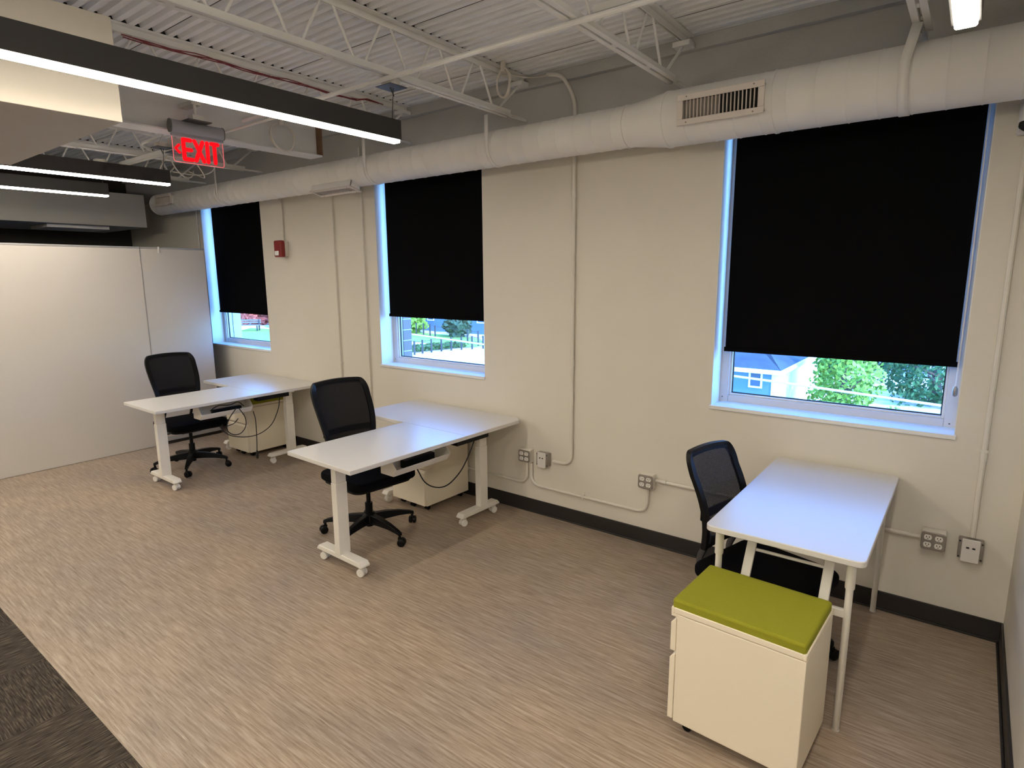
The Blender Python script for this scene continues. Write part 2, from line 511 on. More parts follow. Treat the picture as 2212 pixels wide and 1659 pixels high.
# ------------------------------------------------------------------ windows and blinds
def window(k):
    x0, x1 = WIN[k]
    root = bpy.data.objects.new('window_%d' % k, None)
    COL.objects.link(root); root['kind'] = 'structure'
    root.location = ((x0 + x1) / 2, 0.18, ZS)
    T = Matrix.Translation(-root.location)
    def nb():
        q = MB(); q.T = T; return q
    f = nb(); w = 0.055
    f.box(x0 + .001, x0 + w, 0.15, 0.215, ZS, ZH); f.box(x1 - w, x1 - .001, 0.15, 0.215, ZS, ZH)
    f.box(x0 + w, x1 - w, 0.15, 0.215, ZS, ZS + 0.043); f.box(x0 + w, x1 - w, 0.15, 0.215, ZH - 0.05, ZH)
    f.build('window_frame', M['alu'], root, bevel=0.003)
    g = nb(); e = 0.012                                     # glazing bead and gasket
    a0, a1, c0, c1 = x0 + w, x1 - w, ZS + 0.043, ZH - 0.05
    g.box(a0, a0 + e, 0.163, 0.20, c0, c1); g.box(a1 - e, a1, 0.163, 0.20, c0, c1)
    g.box(a0 + e, a1 - e, 0.163, 0.20, c0, c0 + e); g.box(a0 + e, a1 - e, 0.163, 0.20, c1 - e, c1)
    g.build('glazing_bead', M['trimwhite'], root, bevel=0.002)
    q = nb(); d = e + 0.006
    q.box(a0 + e, a0 + d, 0.178, 0.19, c0 + e, c1 - e); q.box(a1 - d, a1 - e, 0.178, 0.19, c0 + e, c1 - e)
    q.box(a0 + d, a1 - d, 0.178, 0.19, c0 + e, c0 + d); q.box(a0 + d, a1 - d, 0.178, 0.19, c1 - d, c1 - e)
    q.build('gasket', M['gasket'], root)
    p = nb(); p.box(a0 + e, a1 - e, 0.182, 0.186, c0 + e, c1 - e)
    p.build('glass', M['glass'], root)
    s = nb(); s.box(x0 - 0.004, x1 + 0.004, -0.014, 0.0, ZS - 0.022, ZS); s.box(x0 + .001, x1 - .001, 0.0, 0.15, ZS - 0.02, ZS)
    s.build('window_sill', M['trimwhite'], root, bevel=0.002)
    j = nb()                                                # thin painted metal liners of the reveal
    j.box(x0, x0 + 0.004, 0.001, 0.15, ZS, ZH); j.box(x1 - 0.004, x1, 0.001, 0.15, ZS, ZH); j.box(x0 + .004, x1 - .004, 0.001, 0.15, ZH - 0.004, ZH)
    j.build('reveal_liner', M['trimwhite'], root)
    sc = nb()
    for sx, sz in ((x1 - 0.03, ZS + 0.022), (x0 + 0.02, ZS + 0.03)):
        sc.cyl((sx, 0.1502, sz), (sx, 0.148, sz), 0.004, 8)
    sc.build('frame_screw', M['wire'], root)
    return root
for k in (1, 2, 3): window(k)

def blind(x0, x1, zb, label, wand=False):
    root = thing('roller_blind', label, 'blind', ((x0 + x1) / 2, 0.085, zb), 0, 'blackout roller blinds on the windows')
    w = (x1 - x0) / 2; h = ZH - 0.012 - zb
    f = MB(); f.box(-w, w, -0.001, 0.001, 0.024, h - 0.03)
    f.build('blind_fabric', M['blind'], root)
    hb = MB()
    hb.prism([(-0.006, 0), (0.006, 0), (0.007, 0.012), (0.006, 0.026), (-0.006, 0.026), (-0.007, 0.012)], -w - 0.006, w + 0.006, axis='x')
    hb.build('hem_bar', M['blind'], root)
    t = MB(); t.cyl((-w, 0.0, h - 0.03), (w, 0.0, h - 0.03), 0.022, 16)
    t.build('roller_tube', M['blind'], root)
    if wand:
        c = MB()
        c.tube([(w + 0.006, -0.03, h - 0.05), (w + 0.012, -0.035, 0.4), (w + 0.010, -0.035, -0.10)], 0.0032, 6)
        c.build('pull_cord', M['plate'], root)
        kb = MB()
        kb.tube([(w + .010, -.035, -.09), (w + .010, -.035, -.10), (w + .010, -.035, -.118), (w + .010, -.035, -.135), (w + .010, -.035, -.142)], [.004, .010, .012, .011, .005], 12)
        kb.build('cord_knob', M['galv'], root)
    return root
blind(-1.178, -0.042, 1.3365, 'black roller blind on the large right-hand window above the small white table', True)
blind(-4.192, -3.050, 1.4400, 'black roller blind on the middle window above the nearer L-shaped desk')
blind(-7.235, -6.090, 1.3830, 'black roller blind on the far window beside the whiteboard')

# ------------------------------------------------------------------ joists, beam
def joist(x, label, y1=-0.004, proto=[]):
    if proto:
        o = copy_tree(proto[0]); o.location.x = x; relabel(o, label); return o
    root = thing('bar_joist', label, 'joist', (x, 0, 2.84), 0, 'white open web steel joists')
    T = Matrix.Translation((0, 0, -2.84))
    t = MB(); t.T = T
    for s in (-1, 1):
        a, c = sorted((s * 0.006, s * 0.046)); t.box(a, c, YB, -0.05, ZD - 0.010, ZD - 0.0015)
        a, c = sorted((s * 0.006, s * 0.012)); t.box(a, c, YB, -0.05, ZD - 0.042, ZD - 0.010)
    t.box(-0.05, 0.05, -0.13, -0.047, ZD - 0.07, ZD - 0.042)
    t.build('top_chord', M['steel'], root, bevel=0.002)
    t = MB(); t.T = T
    for s in (-1, 1):
        a, c = sorted((s * 0.006, s * 0.034)); t.box(a, c, YB, -0.20, 2.84, 2.846)
        a, c = sorted((s * 0.006, s * 0.011)); t.box(a, c, YB, -0.20, 2.846, 2.882)
    t.box(-0.010, 0.010, -0.20, -0.015, 2.842, 2.858)
    for k in range(20):                        # spacers between the two angles
        yy = -0.714 - 0.3655 * k + 0.18
        t.box(-0.006, 0.006, yy - 0.02, yy + 0.02, 2.84, 2.875)
    t.build('bottom_chord', M['steel'], root, bevel=0.002)
    t = MB(); t.T = T
    k = 0
    yl = -0.349
    t.tube([(0, yl + 0.02, 2.86), (0, -0.06, ZD - 0.03)], 0.009, 8)
    while yl > YB + 0.5:
        t.tube([(0, yl - 0.028, 2.862), (0, yl - 0.155, ZD - 0.022)], 0.0075, 8)
        t.tube([(0, yl - 0.210, ZD - 0.022), (0, yl - 0.338, 2.862)], 0.0075, 8)
        yl -= 0.3655
    t.build('web_rods', M['steel'], root)
    proto.append(root)
    return root
joist(-2.60, 'white bar joist above the inner end of the longest charcoal light')
joist(-1.45, 'white bar joist over the window wall between the vent register and the looped white cable')
joist(-3.75, 'white bar joist that carries the dark red wires')
joist(-0.30, 'white bar joist with the sling strap beside the upper right light end')
joist(-5.93, 'white bar joist seen below the soffit beyond the exit sign')
joist(-7.10, 'farthest white bar joist, above the left end of the round duct')

root = thing('steel_beam', 'deep white painted steel beam behind the exit sign with a rusty end at the wall', 'beam', (-4.35, -0.1, 2.74))
b = MB(); b.T = Matrix.Translation((4.35, 0.1, -2.74))
b.box(-4.355, -4.345, YB, -0.48, 2.752, 3.095)
b.build('beam_web', M['beam'], root)
b = MB(); b.T = Matrix.Translation((4.35, 0.1, -2.74))
b.box(-4.43, -4.27, YB, -0.48, 2.74, 2.752)
b.build('bottom_flange', M['beam'], root, bevel=0.002)
b = MB(); b.T = Matrix.Translation((4.35, 0.1, -2.74))
b.box(-4.43, -4.27, YB, -0.48, 3.095, 3.109)
b.build('top_flange', M['beam'], root, bevel=0.002)
b = MB(); b.T = Matrix.Translation((4.35, 0.1, -2.74))
b.box(-4.42, -4.28, -0.478, -0.468, 2.745, 3.105); b.box(-4.36, -4.34, -0.4685, -0.44, 2.765, 3.10)
b.build('end_plate', M['rust'], root); root.children[-1]['label'] = 'rusty brown end plate'

# ------------------------------------------------------------------ round duct
DY, DZ, R1, R2 = -0.25, 2.639, 0.1445, 0.1155
root = thing('spiral_duct', 'long round off-white spiral duct running along the top of the window wall', 'duct', (-3.0, DY, DZ))
T = Matrix.Translation((3.0, -DY, -DZ))
def duct_run(xa, xb, ra, rb, name, step=None):
    q = MB(); q.T = T
    N = 48
    if step:
        pts, rr = [], []
        x = xa
        while x < xb - 1e-6:
            pts += [(x, DY, DZ), (min(x + 0.004, xb), DY, DZ), (min(x + 0.010, xb), DY, DZ)]; rr += [ra, ra + 0.0022, ra]
            x += step
        pts.append((xb, DY, DZ)); rr.append(ra)
    else:
        pts = [(xa, DY, DZ), (xb, DY, DZ)]; rr = [ra, rb]
    q.tube(pts, rr, N, caps=True)
    return q.build(name, M['duct'], root)
duct_run(-1.44, XR - 0.002, R1, R1, 'large_duct_run', 0.125)
duct_run(-7.76, -1.66, R2, R2, 'small_duct_run', 0.125)
duct_run(-1.66, -1.44, R2, R1, 'reducer')
for xs in (-1.69, -1.44, -0.88):
    q = MB(); q.T = T
    rr = R2 if xs < -1.5 else R1
    q.tube([(xs - 0.006, DY, DZ), (xs + 0.006, DY, DZ)], [rr + 0.004, rr + 0.004], 48, caps=True)
    q.build('joint_band', M['duct'], root)
def register(xc, yc, zc, tilt, w, h, name='supply_register', nf=20):
    """rectangular grille sitting on the duct front; tilt = angle of its normal below the horizontal"""
    Tm = T @ Matrix.Translation((xc, yc, zc)) @ Matrix.Rotation(tilt, 4, 'X')
    fr = MB(); fr.T = Tm; bw = 0.030
    W, H = w / 2, h / 2
    fr.box(-W, W, -0.008, 0.000, H - bw, H); fr.box(-W, W, -0.008, 0.000, -H, -H + bw)
    fr.box(-W, -W + bw, -0.008, 0.004, -H + bw, H - bw); fr.box(W - bw, W, -0.008, 0.004, -H + bw, H - bw)
    fo = fr.build(name, M['register'], root, bevel=0.002)
    fl = MB(); fl.T = Tm
    sp = (w - 2 * bw) / nf
    for i in range(1, nf):
        x = -W + bw + i * sp
        fl.box(x - 0.0016, x + 0.0016, -0.002, 0.012, -H + bw, H - bw)
    fl.build('louvre_fins', M['register'], fo)
    dm = MB(); dm.T = Tm
    dm.box(-W + bw, -0.002, 0.013, 0.0145, -H + bw, H - bw)
    dm.build('damper_blade', M['damper'], fo)
    bk = MB(); bk.T = Tm
    bk.box(-W + bw, W - bw, 0.0150, 0.0165, -H + bw - .01, H - bw + .01)  # black sheet stands in for the shaded inside of the duct
    bk.build('opening_shade', M['gapshade'], fo)
    sk = MB(); sk.T = Tm
    sk.box(-W + .006, W - .006, 0.004, 0.06, H - .02, H - .012); sk.box(-W + .006, W - .006, 0.004, 0.06, -H + .012, -H + .02)
    sk.box(-W + .006, -W + .012, 0.004, 0.06, -H + .012, H - .012); sk.box(W - .012, W - .006, 0.004, 0.06, -H + .012, H - .012)
    sk.build('register_collar', M['duct'], fo)
    for sx in (-W + 0.05, W - 0.05):
        for sz in (-H + 0.013, H - 0.013):
            scw = MB(); scw.T = Tm
            scw.cyl((sx, -0.0085, sz), (sx, -0.010, sz), 0.004, 8)
            scw.build('screw', M['damper'], fo)
register(-1.118, DY - R1 - 0.019, DZ - 0.004, R(2), 0.435, 0.150)
register(-7.36, DY - R2 - 0.019, DZ + 0.012, R(-4), 0.40, 0.125, nf=14)
register(-4.37, DY - 0.055, DZ - R2 - 0.020, R(75), 0.54, 0.13, nf=16)
def strap(x, xtop, ztop, wdt, r):
    q = MB(); q.T = T
    # sling: comes down from the steel, laps the front of the duct and ends under it
    path = [(xtop, DY - 0.12, ztop), (x, DY - r - 0.006, DZ + 0.04)] + [(x, DY + (r + 0.004) * math.cos(a), DZ + (r + 0.004) * math.sin(a)) for a in [PI + i * R(110) / 10 for i in range(0, 11)]]
    vs = []
    for i, p in enumerate(path):
        vs += [(p[0] - wdt / 2, p[1], p[2]), (p[0] + wdt / 2, p[1], p[2])]
    fs = [(2 * i, 2 * i + 1, 2 * i + 3, 2 * i + 2) for i in range(len(path) - 1)]
    q.add(vs, fs)
    o = q.build('hanger_strap', M['duct'], root)
    sd = o.modifiers.new('thick', 'SOLIDIFY'); sd.thickness = 0.003
strap(-2.665, -2.665, 2.832, 0.030, R2)
strap(-3.90, -3.90, 2.98, 0.034, R2)
strap(-0.34, -0.31, 2.832, 0.040, R1)
strap(-6.20, -6.20, 2.95, 0.028, R2)

# ------------------------------------------------------------------ linear lights
def light(x, y1, label, proto=[]):
    LL = 4.8
    if proto:
        o = copy_tree(proto[0]); o.location = (x, y1, 2.53); relabel(o, label); return o
    root = thing('linear_pendant_light', label, 'light', (x, y1, 2.53), 0, 'charcoal linear pendant lights')
    h = MB()
    h.box(-0.037, -0.029, -LL, 0, 0.004, 0.105); h.box(0.029, 0.037, -LL, 0, 0.004, 0.105)
    h.box(-0.029, 0.029, -LL, 0, 0.09, 0.105); h.box(-0.029, 0.029, -LL, -LL + .008, 0.004, .09); h.box(-0.029, 0.029, -.008, 0, 0.004, .09)
    h.build('lamp_housing', M['lampbody'], root, bevel=0.001)
    l = MB(); l.prism(rounded(-0.029, 0.029, -0.010, 0.03, 0.008, 3), -LL + .006, -0.004, axis='y')
    l.build('diffuser_lens', M['lens'], root)
    for yy in (-0.03, -2.4, -LL + 0.1):
        c = MB(); c.tube([(0, yy, 0.105), (0.006, yy + 0.012, 0.27)], 0.0022, 6); c.tube([(0.022, yy, 0.225), (0.006, yy - 0.01, 0.27)], 0.0035, 6)
        c.build('suspension_cable', M['wire'], root)
        g = MB(); g.tube([(0, yy, 0.105), (0, yy, 0.112), (0, yy, 0.118)], [0.006, 0.006, 0.003], 8)
        g.build('cable_gripper', M['lampbody'], root)
    for yy in (-0.03, -2.4):
        p = MB(); p.box(-0.055, 0.065, yy - 0.06, yy + 0.06, 0.270, 0.274)
        p.build('canopy_plate', M['steelgrey'], root)
        jb = MB(); jb.cyl((0, yy, 0.274), (0, yy, 0.309), 0.05, 20)
        jb.build('ceiling_box', M['conduit'], root)
    proto.append(root)
    return root
light(-2.630, -1.185, 'longest charcoal linear light crossing the upper left, above the nearer L-shaped desk')
light(-5.215, -1.262, 'charcoal linear light between the long one and the far soffit, below the bar joists')
light(-6.345, -1.300, 'farthest and shortest looking charcoal linear light, in front of the far soffit')
light(-0.106, -1.205, 'linear light whose bright end shows at the upper right corner beside the strap')

def behind(x, y1, label):  # unseen lights behind the camera, added to brighten the dim room
    o = copy_tree(bpy.data.objects['linear_pendant_light']); o.location = (x, y1, 2.53); relabel(o, label)
    u = MB(); u.box(-0.028, 0.028, -4.75, -0.05, 0.1055, 0.112); u.build('added_uplight', M['added_uplens'], o)
behind(-1.37, -4.15, 'added charcoal linear light with an upward fill glow, unseen behind the viewer above the carpet')
behind(-2.63, -6.6, 'added charcoal linear light with an upward fill glow, unseen behind the longest charcoal light')
# ------------------------------------------------------------------ soffits
root = thing('ceiling_soffit', 'big beige boxed soffit above the long light at the upper left', 'soffit', (-3.8, -2.42, 2.46))
b = MB(); b.prism([(-0.82, 0.0), (0.80, 0.0), (0.80, 0.415), (0.55, 0.415), (0.55, 0.262), (-0.82, 0.262)], -5.0, 0.0, axis='y')
b.build('soffit_box', M['soffit'], root, bevel=0.002)
b = MB(); b.box(0.56, 0.74, -4.6, -0.35, 0.416, 0.645)
b.build('upper_riser', M['steelgrey'], root)
root = thing('ceiling_soffit', 'grey boxed soffit beyond the farthest light above the whiteboard', 'soffit', (-8.55, -0.34, 2.385))
b = MB(); b.box(-0.7, 0.60, -6.0, 0.0, 0.0, 0.372)
b.build('soffit_box', M['soffitgrey'], root, bevel=0.002)
b = MB(); b.box(-0.1, 0.45, -0.95, -0.35, -0.035, -0.001)
b.build('ceiling_grille', M['plate'], root)

# ------------------------------------------------------------------ exit sign  (faces +x)
EX = -4.18
root = thing('exit_sign', 'red EXIT sign on clear panel with left arrow hanging from the steel beam', 'exit sign', (EX, -1.515, 2.535))
h = MB()
pr = [(0.030 * math.cos(a), 0.215 + 0.042 * math.sin(a)) for a in [R(-60) + i * R(300) / 16 for i in range(17)]]
h.prism([(p[0], p[1]) for p in pr], -0.168, 0.168, axis='y')
h.build('sign_housing', M['satin'], root, bevel=0.0)
for s in (-1, 1):
    c = MB(); a, d = sorted((s * 0.168, s * 0.174)); c.prism([(p[0] * 1.06, 0.215 + (p[1] - 0.215) * 1.06) for p in pr], a, d, axis='y')
    c.build('end_cap', M['satindark'], root)
h = MB(); h.box(-0.012, 0.012, -0.168, 0.168, 0.160, 0.185)
h.build('panel_clamp', M['satin'], root, bevel=0.002)
p = MB(); p.prism(rounded(-0.165, 0.165, 0.0, 0.165, 0.012, 4), -0.003, 0.003, axis='x')
p.build('clear_panel', M['acrylic'], root)
e = MB()
e.tube([(0, -0.165, 0.155), (0, -0.165, 0.012), (0, -0.155, 0.0), (0, 0.155, 0.0), (0, 0.165, 0.012), (0, 0.165, 0.155)], 0.0022, 6)
e.build('glowing_edge', M['exitedge'], root)
L = MB()
def stroke(pts, w=0.0125):
    for i in range(len(pts) - 1):
        (a, c), (d, f) = pts[i], pts[i + 1]
        L_ = math.hypot(d - a, f - c); ux, uz = (d - a) / L_, (f - c) / L_
        nx, nz = -uz * w, ux * w
        poly = []
        ang = math.atan2(uz, ux)
        for k in range(7):
            t = ang + PI / 2 + PI * k / 6; poly.append((a + w * math.cos(t), c + w * math.sin(t)))
        for k in range(7):
            t = ang - PI / 2 + PI * k / 6; poly.append((d + w * math.cos(t), f + w * math.sin(t)))
        L.prism(poly, 0.0034, 0.0064 + 0.0002 * i, axis='x')
zb, zt = 0.022, 0.142
stroke([(-0.098, zb), (-0.098, zt)]); stroke([(-0.098, zt), (-0.052, zt)]); stroke([(-0.098, (zb + zt) / 2), (-0.052, (zb + zt) / 2)]); stroke([(-0.098, zb), (-0.047, zb)])
stroke([(-0.026, zt), (0.028, zb)]); stroke([(0.026, zt), (-0.024, zb)])
stroke([(0.056, zt), (0.056, zb)])
stroke([(0.104, zt), (0.104, zb)]); stroke([(0.084, zt), (0.128, zt)])
L.build('exit_lettering', M['exitred'], root)
L = MB()
stroke([(-0.127, 0.105), (-0.149, 0.082)], 0.008); stroke([(-0.149, 0.082), (-0.127, 0.058)], 0.008)
L.build('direction_arrow', M['exitred'], root)
c = MB(); c.box(-0.06, 0.06, -0.075, 0.075, 0.262, 0.268)
c.build('canopy_plate', M['satindark'], root)
c = MB(); c.box(-0.035, 0.035, -0.035, 0.035, 0.268, 0.305); c.cyl((0, 0, 0.305), (0, 0, 0.37), 0.010, 10); c.box(-0.163, 0.02, -0.03, 0.03, 0.37, 0.39)
c.build('mounting_stem', M['conduit'], root)

# ------------------------------------------------------------------ conduits on the wall
CY = -0.016
def bend(pts, r, n=6):
    """round the corners of a polyline"""
    P = [Vector(p) for p in pts]
    out = [P[0]]
    for i in range(1, len(P) - 1):
        a, b_, c = P[i - 1], P[i], P[i + 1]
        d1, d2 = (a - b_), (c - b_)
        rr = min(r, d1.length * 0.49, d2.length * 0.49)
        p, q = b_ + d1.normalized() * rr, b_ + d2.normalized() * rr
        for k in range(n + 1):
            t = k / n
            out.append(p * (1 - t) ** 2 + b_ * 2 * t * (1 - t) + q * t * t)
    out.append(P[-1])
    return out
def conduit(label, pts, r=0.0105, rad=0.12, couplings=(), straps=()):
    o0 = Vector(pts[-1])
    root = thing('wall_conduit', label, 'conduit', o0)
    T = Matrix.Translation(-o0)
    q = MB(); q.T = T; q.tube(bend(pts, rad, 8), r, 10)
    q.build('conduit_pipe', M['conduit'], root)
    for (x, z, ax) in couplings:
        c = MB(); c.T = T
        d = Vector((0, 0, .022)) if ax == 'z' else Vector((.022, 0, 0))
        p = Vector((x, CY, z)); c.cyl(p - d, p + d, r + 0.0035, 12)
        c.build('coupling', M['conduit'], root)
    for (x, z, ax) in straps:
        c = MB(); c.T = T
        if ax == 'z': c.box(x - 0.03, x + 0.03, -0.004, -0.0005, z - 0.008, z + 0.008); c.box(x - r - .003, x + r + .003, CY - r - .002, -0.0005, z - 0.008, z + 0.008)
        else: c.box(x - 0.008, x + 0.008, -0.004, -0.0005, z - 0.03, z + 0.03); c.box(x - .008, x + .008, CY - r - .002, -0.0005, z - r - .003, z + r + .003)
        c.build('mounting_strap', M['conduit'], root)
    return root
conduit('tall pale conduit between the middle and right windows curving into the white data box',
        [(-2.37, -0.10, 3.085), (-2.27, -0.07, 3.07), (-2.203, CY, 2.93), (-2.203, CY, 0.445), (-2.36, CY, 0.445)], 0.0125, 0.16, couplings=[(-2.203, 2.33, 'z'), (-2.203, 1.19, 'z')])
conduit('pale conduit dropping in the right corner to the rightmost data box', [(0.110, CY, 2.37), (0.110, CY, 0.515)], 0.0115, couplings=[(0.110, 0.93, 'z')], straps=[(0.110, 0.955, 'z')])
conduit('low pale conduit bending from the dark quad outlet across to the middle outlet',
        [(-2.556, CY, 0.395), (-2.556, CY, 0.226), (-1.605, CY, 0.226), (-1.605, CY, 0.40)], 0.0105, 0.13, straps=[(-2.1, 0.226, 'x')])
conduit('low pale conduit running left behind the pedestal from the dark quad outlet',
        [(-4.6, CY, 0.229), (-2.595, CY, 0.229), (-2.595, CY, 0.395)], 0.0095, 0.13, couplings=[(-2.86, 0.229, 'x')], straps=[(-3.2, 0.229, 'x')])
conduit('horizontal pale conduit from the middle outlet passing behind the small table to the quad outlet',
        [(-1.552, CY, 0.462), (-0.10, CY, 0.462)], 0.0105, couplings=[(-1.50, 0.462, 'x')])
conduit('thin pale conduit just left of the middle window, nearest to its frame', [(-4.394, CY, 2.9), (-4.394, CY, 0.25)], 0.008, couplings=[(-4.394, 2.2, 'z')])
conduit('thin pale conduit left of the middle window, the farther of the pair', [(-4.815, CY, 2.57), (-4.815, CY, 0.80)], 0.0075, straps=[(-4.815, 0.98, 'z')])
conduit('thin pale conduit feeding the red fire alarm', [(-5.632, CY, 2.62), (-5.632, CY, 2.155)], 0.008)
conduit('thin pale conduit left of the far window beside the whiteboard', [(-7.39, CY, 2.70), (-7.39, CY, 2.13)], 0.008, straps=[(-7.39, 2.4, 'z')])

# outlets ---------------------------------------------------------------
def box_base(root, w=0.102, h=0.102, d=0.052):
    q = MB(); q.box(-w / 2, w / 2, -d, -0.001, -h / 2, h / 2)
    q.build('steel_box', M['galv'] if root.get('metal') else M['conduit'], root, bevel=0.004)
def quad(x, z, label, two=False, r90=False):
    root = thing('wall_outlet', label, 'outlet', (x, 0, z), 0, 'surface mounted power outlets')
    box_base(root)
    c = MB(); c.prism(rounded(-0.052, 0.052, -0.046, 0.046, 0.014, 4), -0.060, -0.052, axis='y')
    c.build('cover_plate', M['galv'], root, bevel=0.002)
    xs = (-0.023, 0.023)
    for a in xs:
        for s in (-1, 1):
            q = MB()
            poly = [(a + 0.0165 * math.cos(t), s * 0.0195 + max(-0.0125, min(0.0125, 0.0165 * math.sin(t)))) for t in [2 * PI * i / 24 for i in range(24)]]
            q.prism(poly, -0.0635, -0.060, axis='y')
            ro = q.build('receptacle', M['recept'], root)
            k = MB()
            for dx in (-0.0062, 0.0062): k.box(a + dx - 0.0016, a + dx + 0.0016, -0.0641, -0.0635, s * 0.0195 - 0.001, s * 0.0195 + 0.007)
            k.cyl((a, -0.0641, s * 0.0195 - 0.0065), (a, -0.0635, s * 0.0195 - 0.0065), 0.0024, 8)
            k.build('slots', M['slot'], ro)
    return root
def databox(x, z, label):
    root = thing('wall_data_outlet', label, 'outlet', (x, 0, z), 0, 'surface mounted data outlets')
    q = MB(); q.box(-0.050, 0.050, -0.050, -0.001, -0.050, 0.050)
    q.build('steel_box', M['galv'], root, bevel=0.004)
    c = MB(); c.prism(rounded(-0.036, 0.036, -0.060, 0.056, 0.004, 3), -0.060, -0.0505, axis='y')
    c.build('face_plate', M['plate'], root, bevel=0.002)
    k = MB()
    for dx in (-0.012, 0.012): k.box(dx - 0.006, dx + 0.006, -0.0612, -0.060, 0.010, 0.018)
    k.build('data_port', M['slot'], root)
    e = MB()
    for sx in (-0.044, 0.044):
        for sz in (-0.040, 0.040): e.cyl((sx, -0.052, sz), (sx, -0.050, sz), 0.004, 8)
    e.build('box_screw', M['slot'], root)
    return root
quad(-2.594, 0.452, 'quad power outlet in the desk shadow right of the nearer L-shaped desk')
quad(-1.605, 0.453, 'quad power outlet between the two white desks, joined to the bent low conduit')
quad(-0.043, 0.465, 'quad power outlet right of the small white table')
databox(-2.436, 0.450, 'white data outlet at the foot of the tall curved conduit')
databox(0.108, 0.458, 'white data outlet in the right corner beside the rightmost quad outlet')

root = thing('fire_alarm_sign', 'red fire alarm horn with clear strobe high on the wall right of the far window', 'fire alarm', (-5.63, 0, 2.075))
q = MB(); q.box(-0.055, 0.055, -0.045, -0.001, -0.075, 0.075); q.build('back_box', M['conduit'], root, bevel=0.006)
q = MB(); q.prism(rounded(-0.062, 0.062, -0.082, 0.082, 0.015, 4), -0.095, -0.0455, axis='y'); q.build('horn_body', M['alarmred'], root, bevel=0.008)
q = MB(); q.box(-0.035, 0.03, -0.108, -0.0955, -0.066, -0.020); q.build('strobe_lens', M['strobe'], root, bevel=0.008)

root = thing('camera_wall_mount', 'white security camera with black lens under the duct in the right corner', 'security camera', (0.115, -0.03, 2.45))
q = MB(); q.box(-0.045, 0.045, -0.02, 0.027, -0.06, 0.07); q.build('mount_base', M['camwhite'], root, bevel=0.006)
q = MB(); q.tube([(0, -0.02, 0.06), (0, -0.06, 0.055), (-0.01, -0.075, 0.01), (-0.014, -0.085, -0.03)], [0.03, 0.036, 0.036, 0.032], 20); q.build('camera_body', M['camwhite'], root)
q = MB(); q.tube([(-0.014, -0.085, -0.026), (-0.018, -0.094, -0.044), (-0.020, -0.100, -0.055)], [0.029, 0.027, 0.014], 20); q.build('camera_lens', M['slot'], root)

# overhead odds and ends -------------------------------------------------
def pipe(name, label, cat, pts, r, m, rad=0.05, group=None):
    o0 = Vector(pts[0])
    root = thing(name, label, cat, o0, 0, group)
    q = MB(); q.T = Matrix.Translation(-o0); q.tube(bend(pts, rad, 6), r, 10)
    q.build('pipe', m, root)
    return root
o = pipe('ceiling_conduit', 'long white conduit crossing below the joists parallel to the window wall', 'conduit', [(-4.0, -1.292, 2.822), (-0.42, -1.285, 2.822)], 0.012, M['steel'])
for xx in (-0.92,):
    q = MB(); q.box(xx - 4.0 * 0 + 4.0 - 0.02, xx + 4.0 + 0.02, 0.01, 0.05, -0.02, 0.07); q.build('pipe_clamp', M['steel'], o, bevel=0.004)
root = thing('ceiling_strut_channel', 'white slotted strut beside the ceiling conduit at the right joists', 'strut', (-1.41, -1.15, 2.885))
STRUT = 0.98
q = MB(); q.box(0, STRUT, -0.022, 0.022, 0.030, 0.034); q.box(0, STRUT, -0.022, -0.018, 0, 0.030); q.box(0, STRUT, 0.018, 0.022, 0, 0.030); q.box(0, STRUT, -0.022, -0.012, 0, 0.003); q.box(0, STRUT, 0.012, 0.022, 0, 0.003)
q.build('channel', M['steel'], root)
root = thing('ceiling_strut_channel', 'white slotted strut beyond the exit sign among the far joists', 'strut', (-6.30, -1.17, 2.80))
q = MB(); q.box(0, 1.45, -0.022, 0.022, 0.030, 0.034); q.box(0, 1.45, -0.022, -0.018, 0, 0.030); q.box(0, 1.45, 0.018, 0.022, 0, 0.030)
q.build('channel', M['steel'], root)
q = MB(); q.box(1.05, 1.18, -0.06, 0.06, -0.01, 0.075); q.build('splice_box', M['conduit'], root, bevel=0.004)
q = MB(); q.box(1.02, 1.14, -0.07, 0.05, -0.02, -0.012); q.build('hanging_plate', M['steelgrey'], root)
pipe('ceiling_conduit', 'white conduit with an S bend below the joists beyond the soffit', 'conduit', [(-5.03, -4.6, 2.86), (-5.04, -1.50, 2.86), (-5.10, -1.36, 2.86), (-5.50, -1.33, 2.86), (-5.62, -1.20, 2.85)], 0.011, M['steel'], 0.10)
pipe('ceiling_conduit', 'thin white conduit running from the exit sign beam toward the joists', 'conduit', [(-4.28, -1.30, 2.782), (-3.45, -1.30, 2.782)], 0.008, M['steel'])
def coil(c, rx, rz, yawd, label, m, r=0.006, turns=3):
    root = thing('hanging_cable_coil', label, 'cable', c, R(yawd))
    pts = []
    N = 26 * turns
    for i in range(N + 1):
        a = 2 * PI * i / 26
        k = 1 + 0.04 * math.sin(i * 0.7)
        pts.append((rx * k * math.cos(a), 0.012 * math.sin(i * 0.21), rz * k * math.sin(a)))
    q = MB(); q.tube(pts, r, 6); q.build('coil', m, root)
    q = MB(); q.tube([(0, 0, rz - 0.02), (0, 0, rz + 0.05)], 0.018, 10); q.build('mounting_tie', m, root)
    return root
coil((-2.525, -0.36, 3.00), 0.050, 0.085, 10, 'white looped cable coil hanging at the joist end above the duct', M['whitewire'])
coil((-4.25, -0.84, 2.83), 0.095, 0.10, 90, 'white looped cable coil hanging on the deep beam right of the exit sign', M['whitewire'], 0.007, 2)
pipe('hanging_data_cable', 'thin white cables sagging from the curved conduit end to the cable coil', 'cable', [(-2.355, -0.10, 3.075), (-2.43, -0.2, 3.05), (-2.50, -0.3, 3.055), (-2.535, -0.36, 3.05)], 0.004, M['whitewire'])
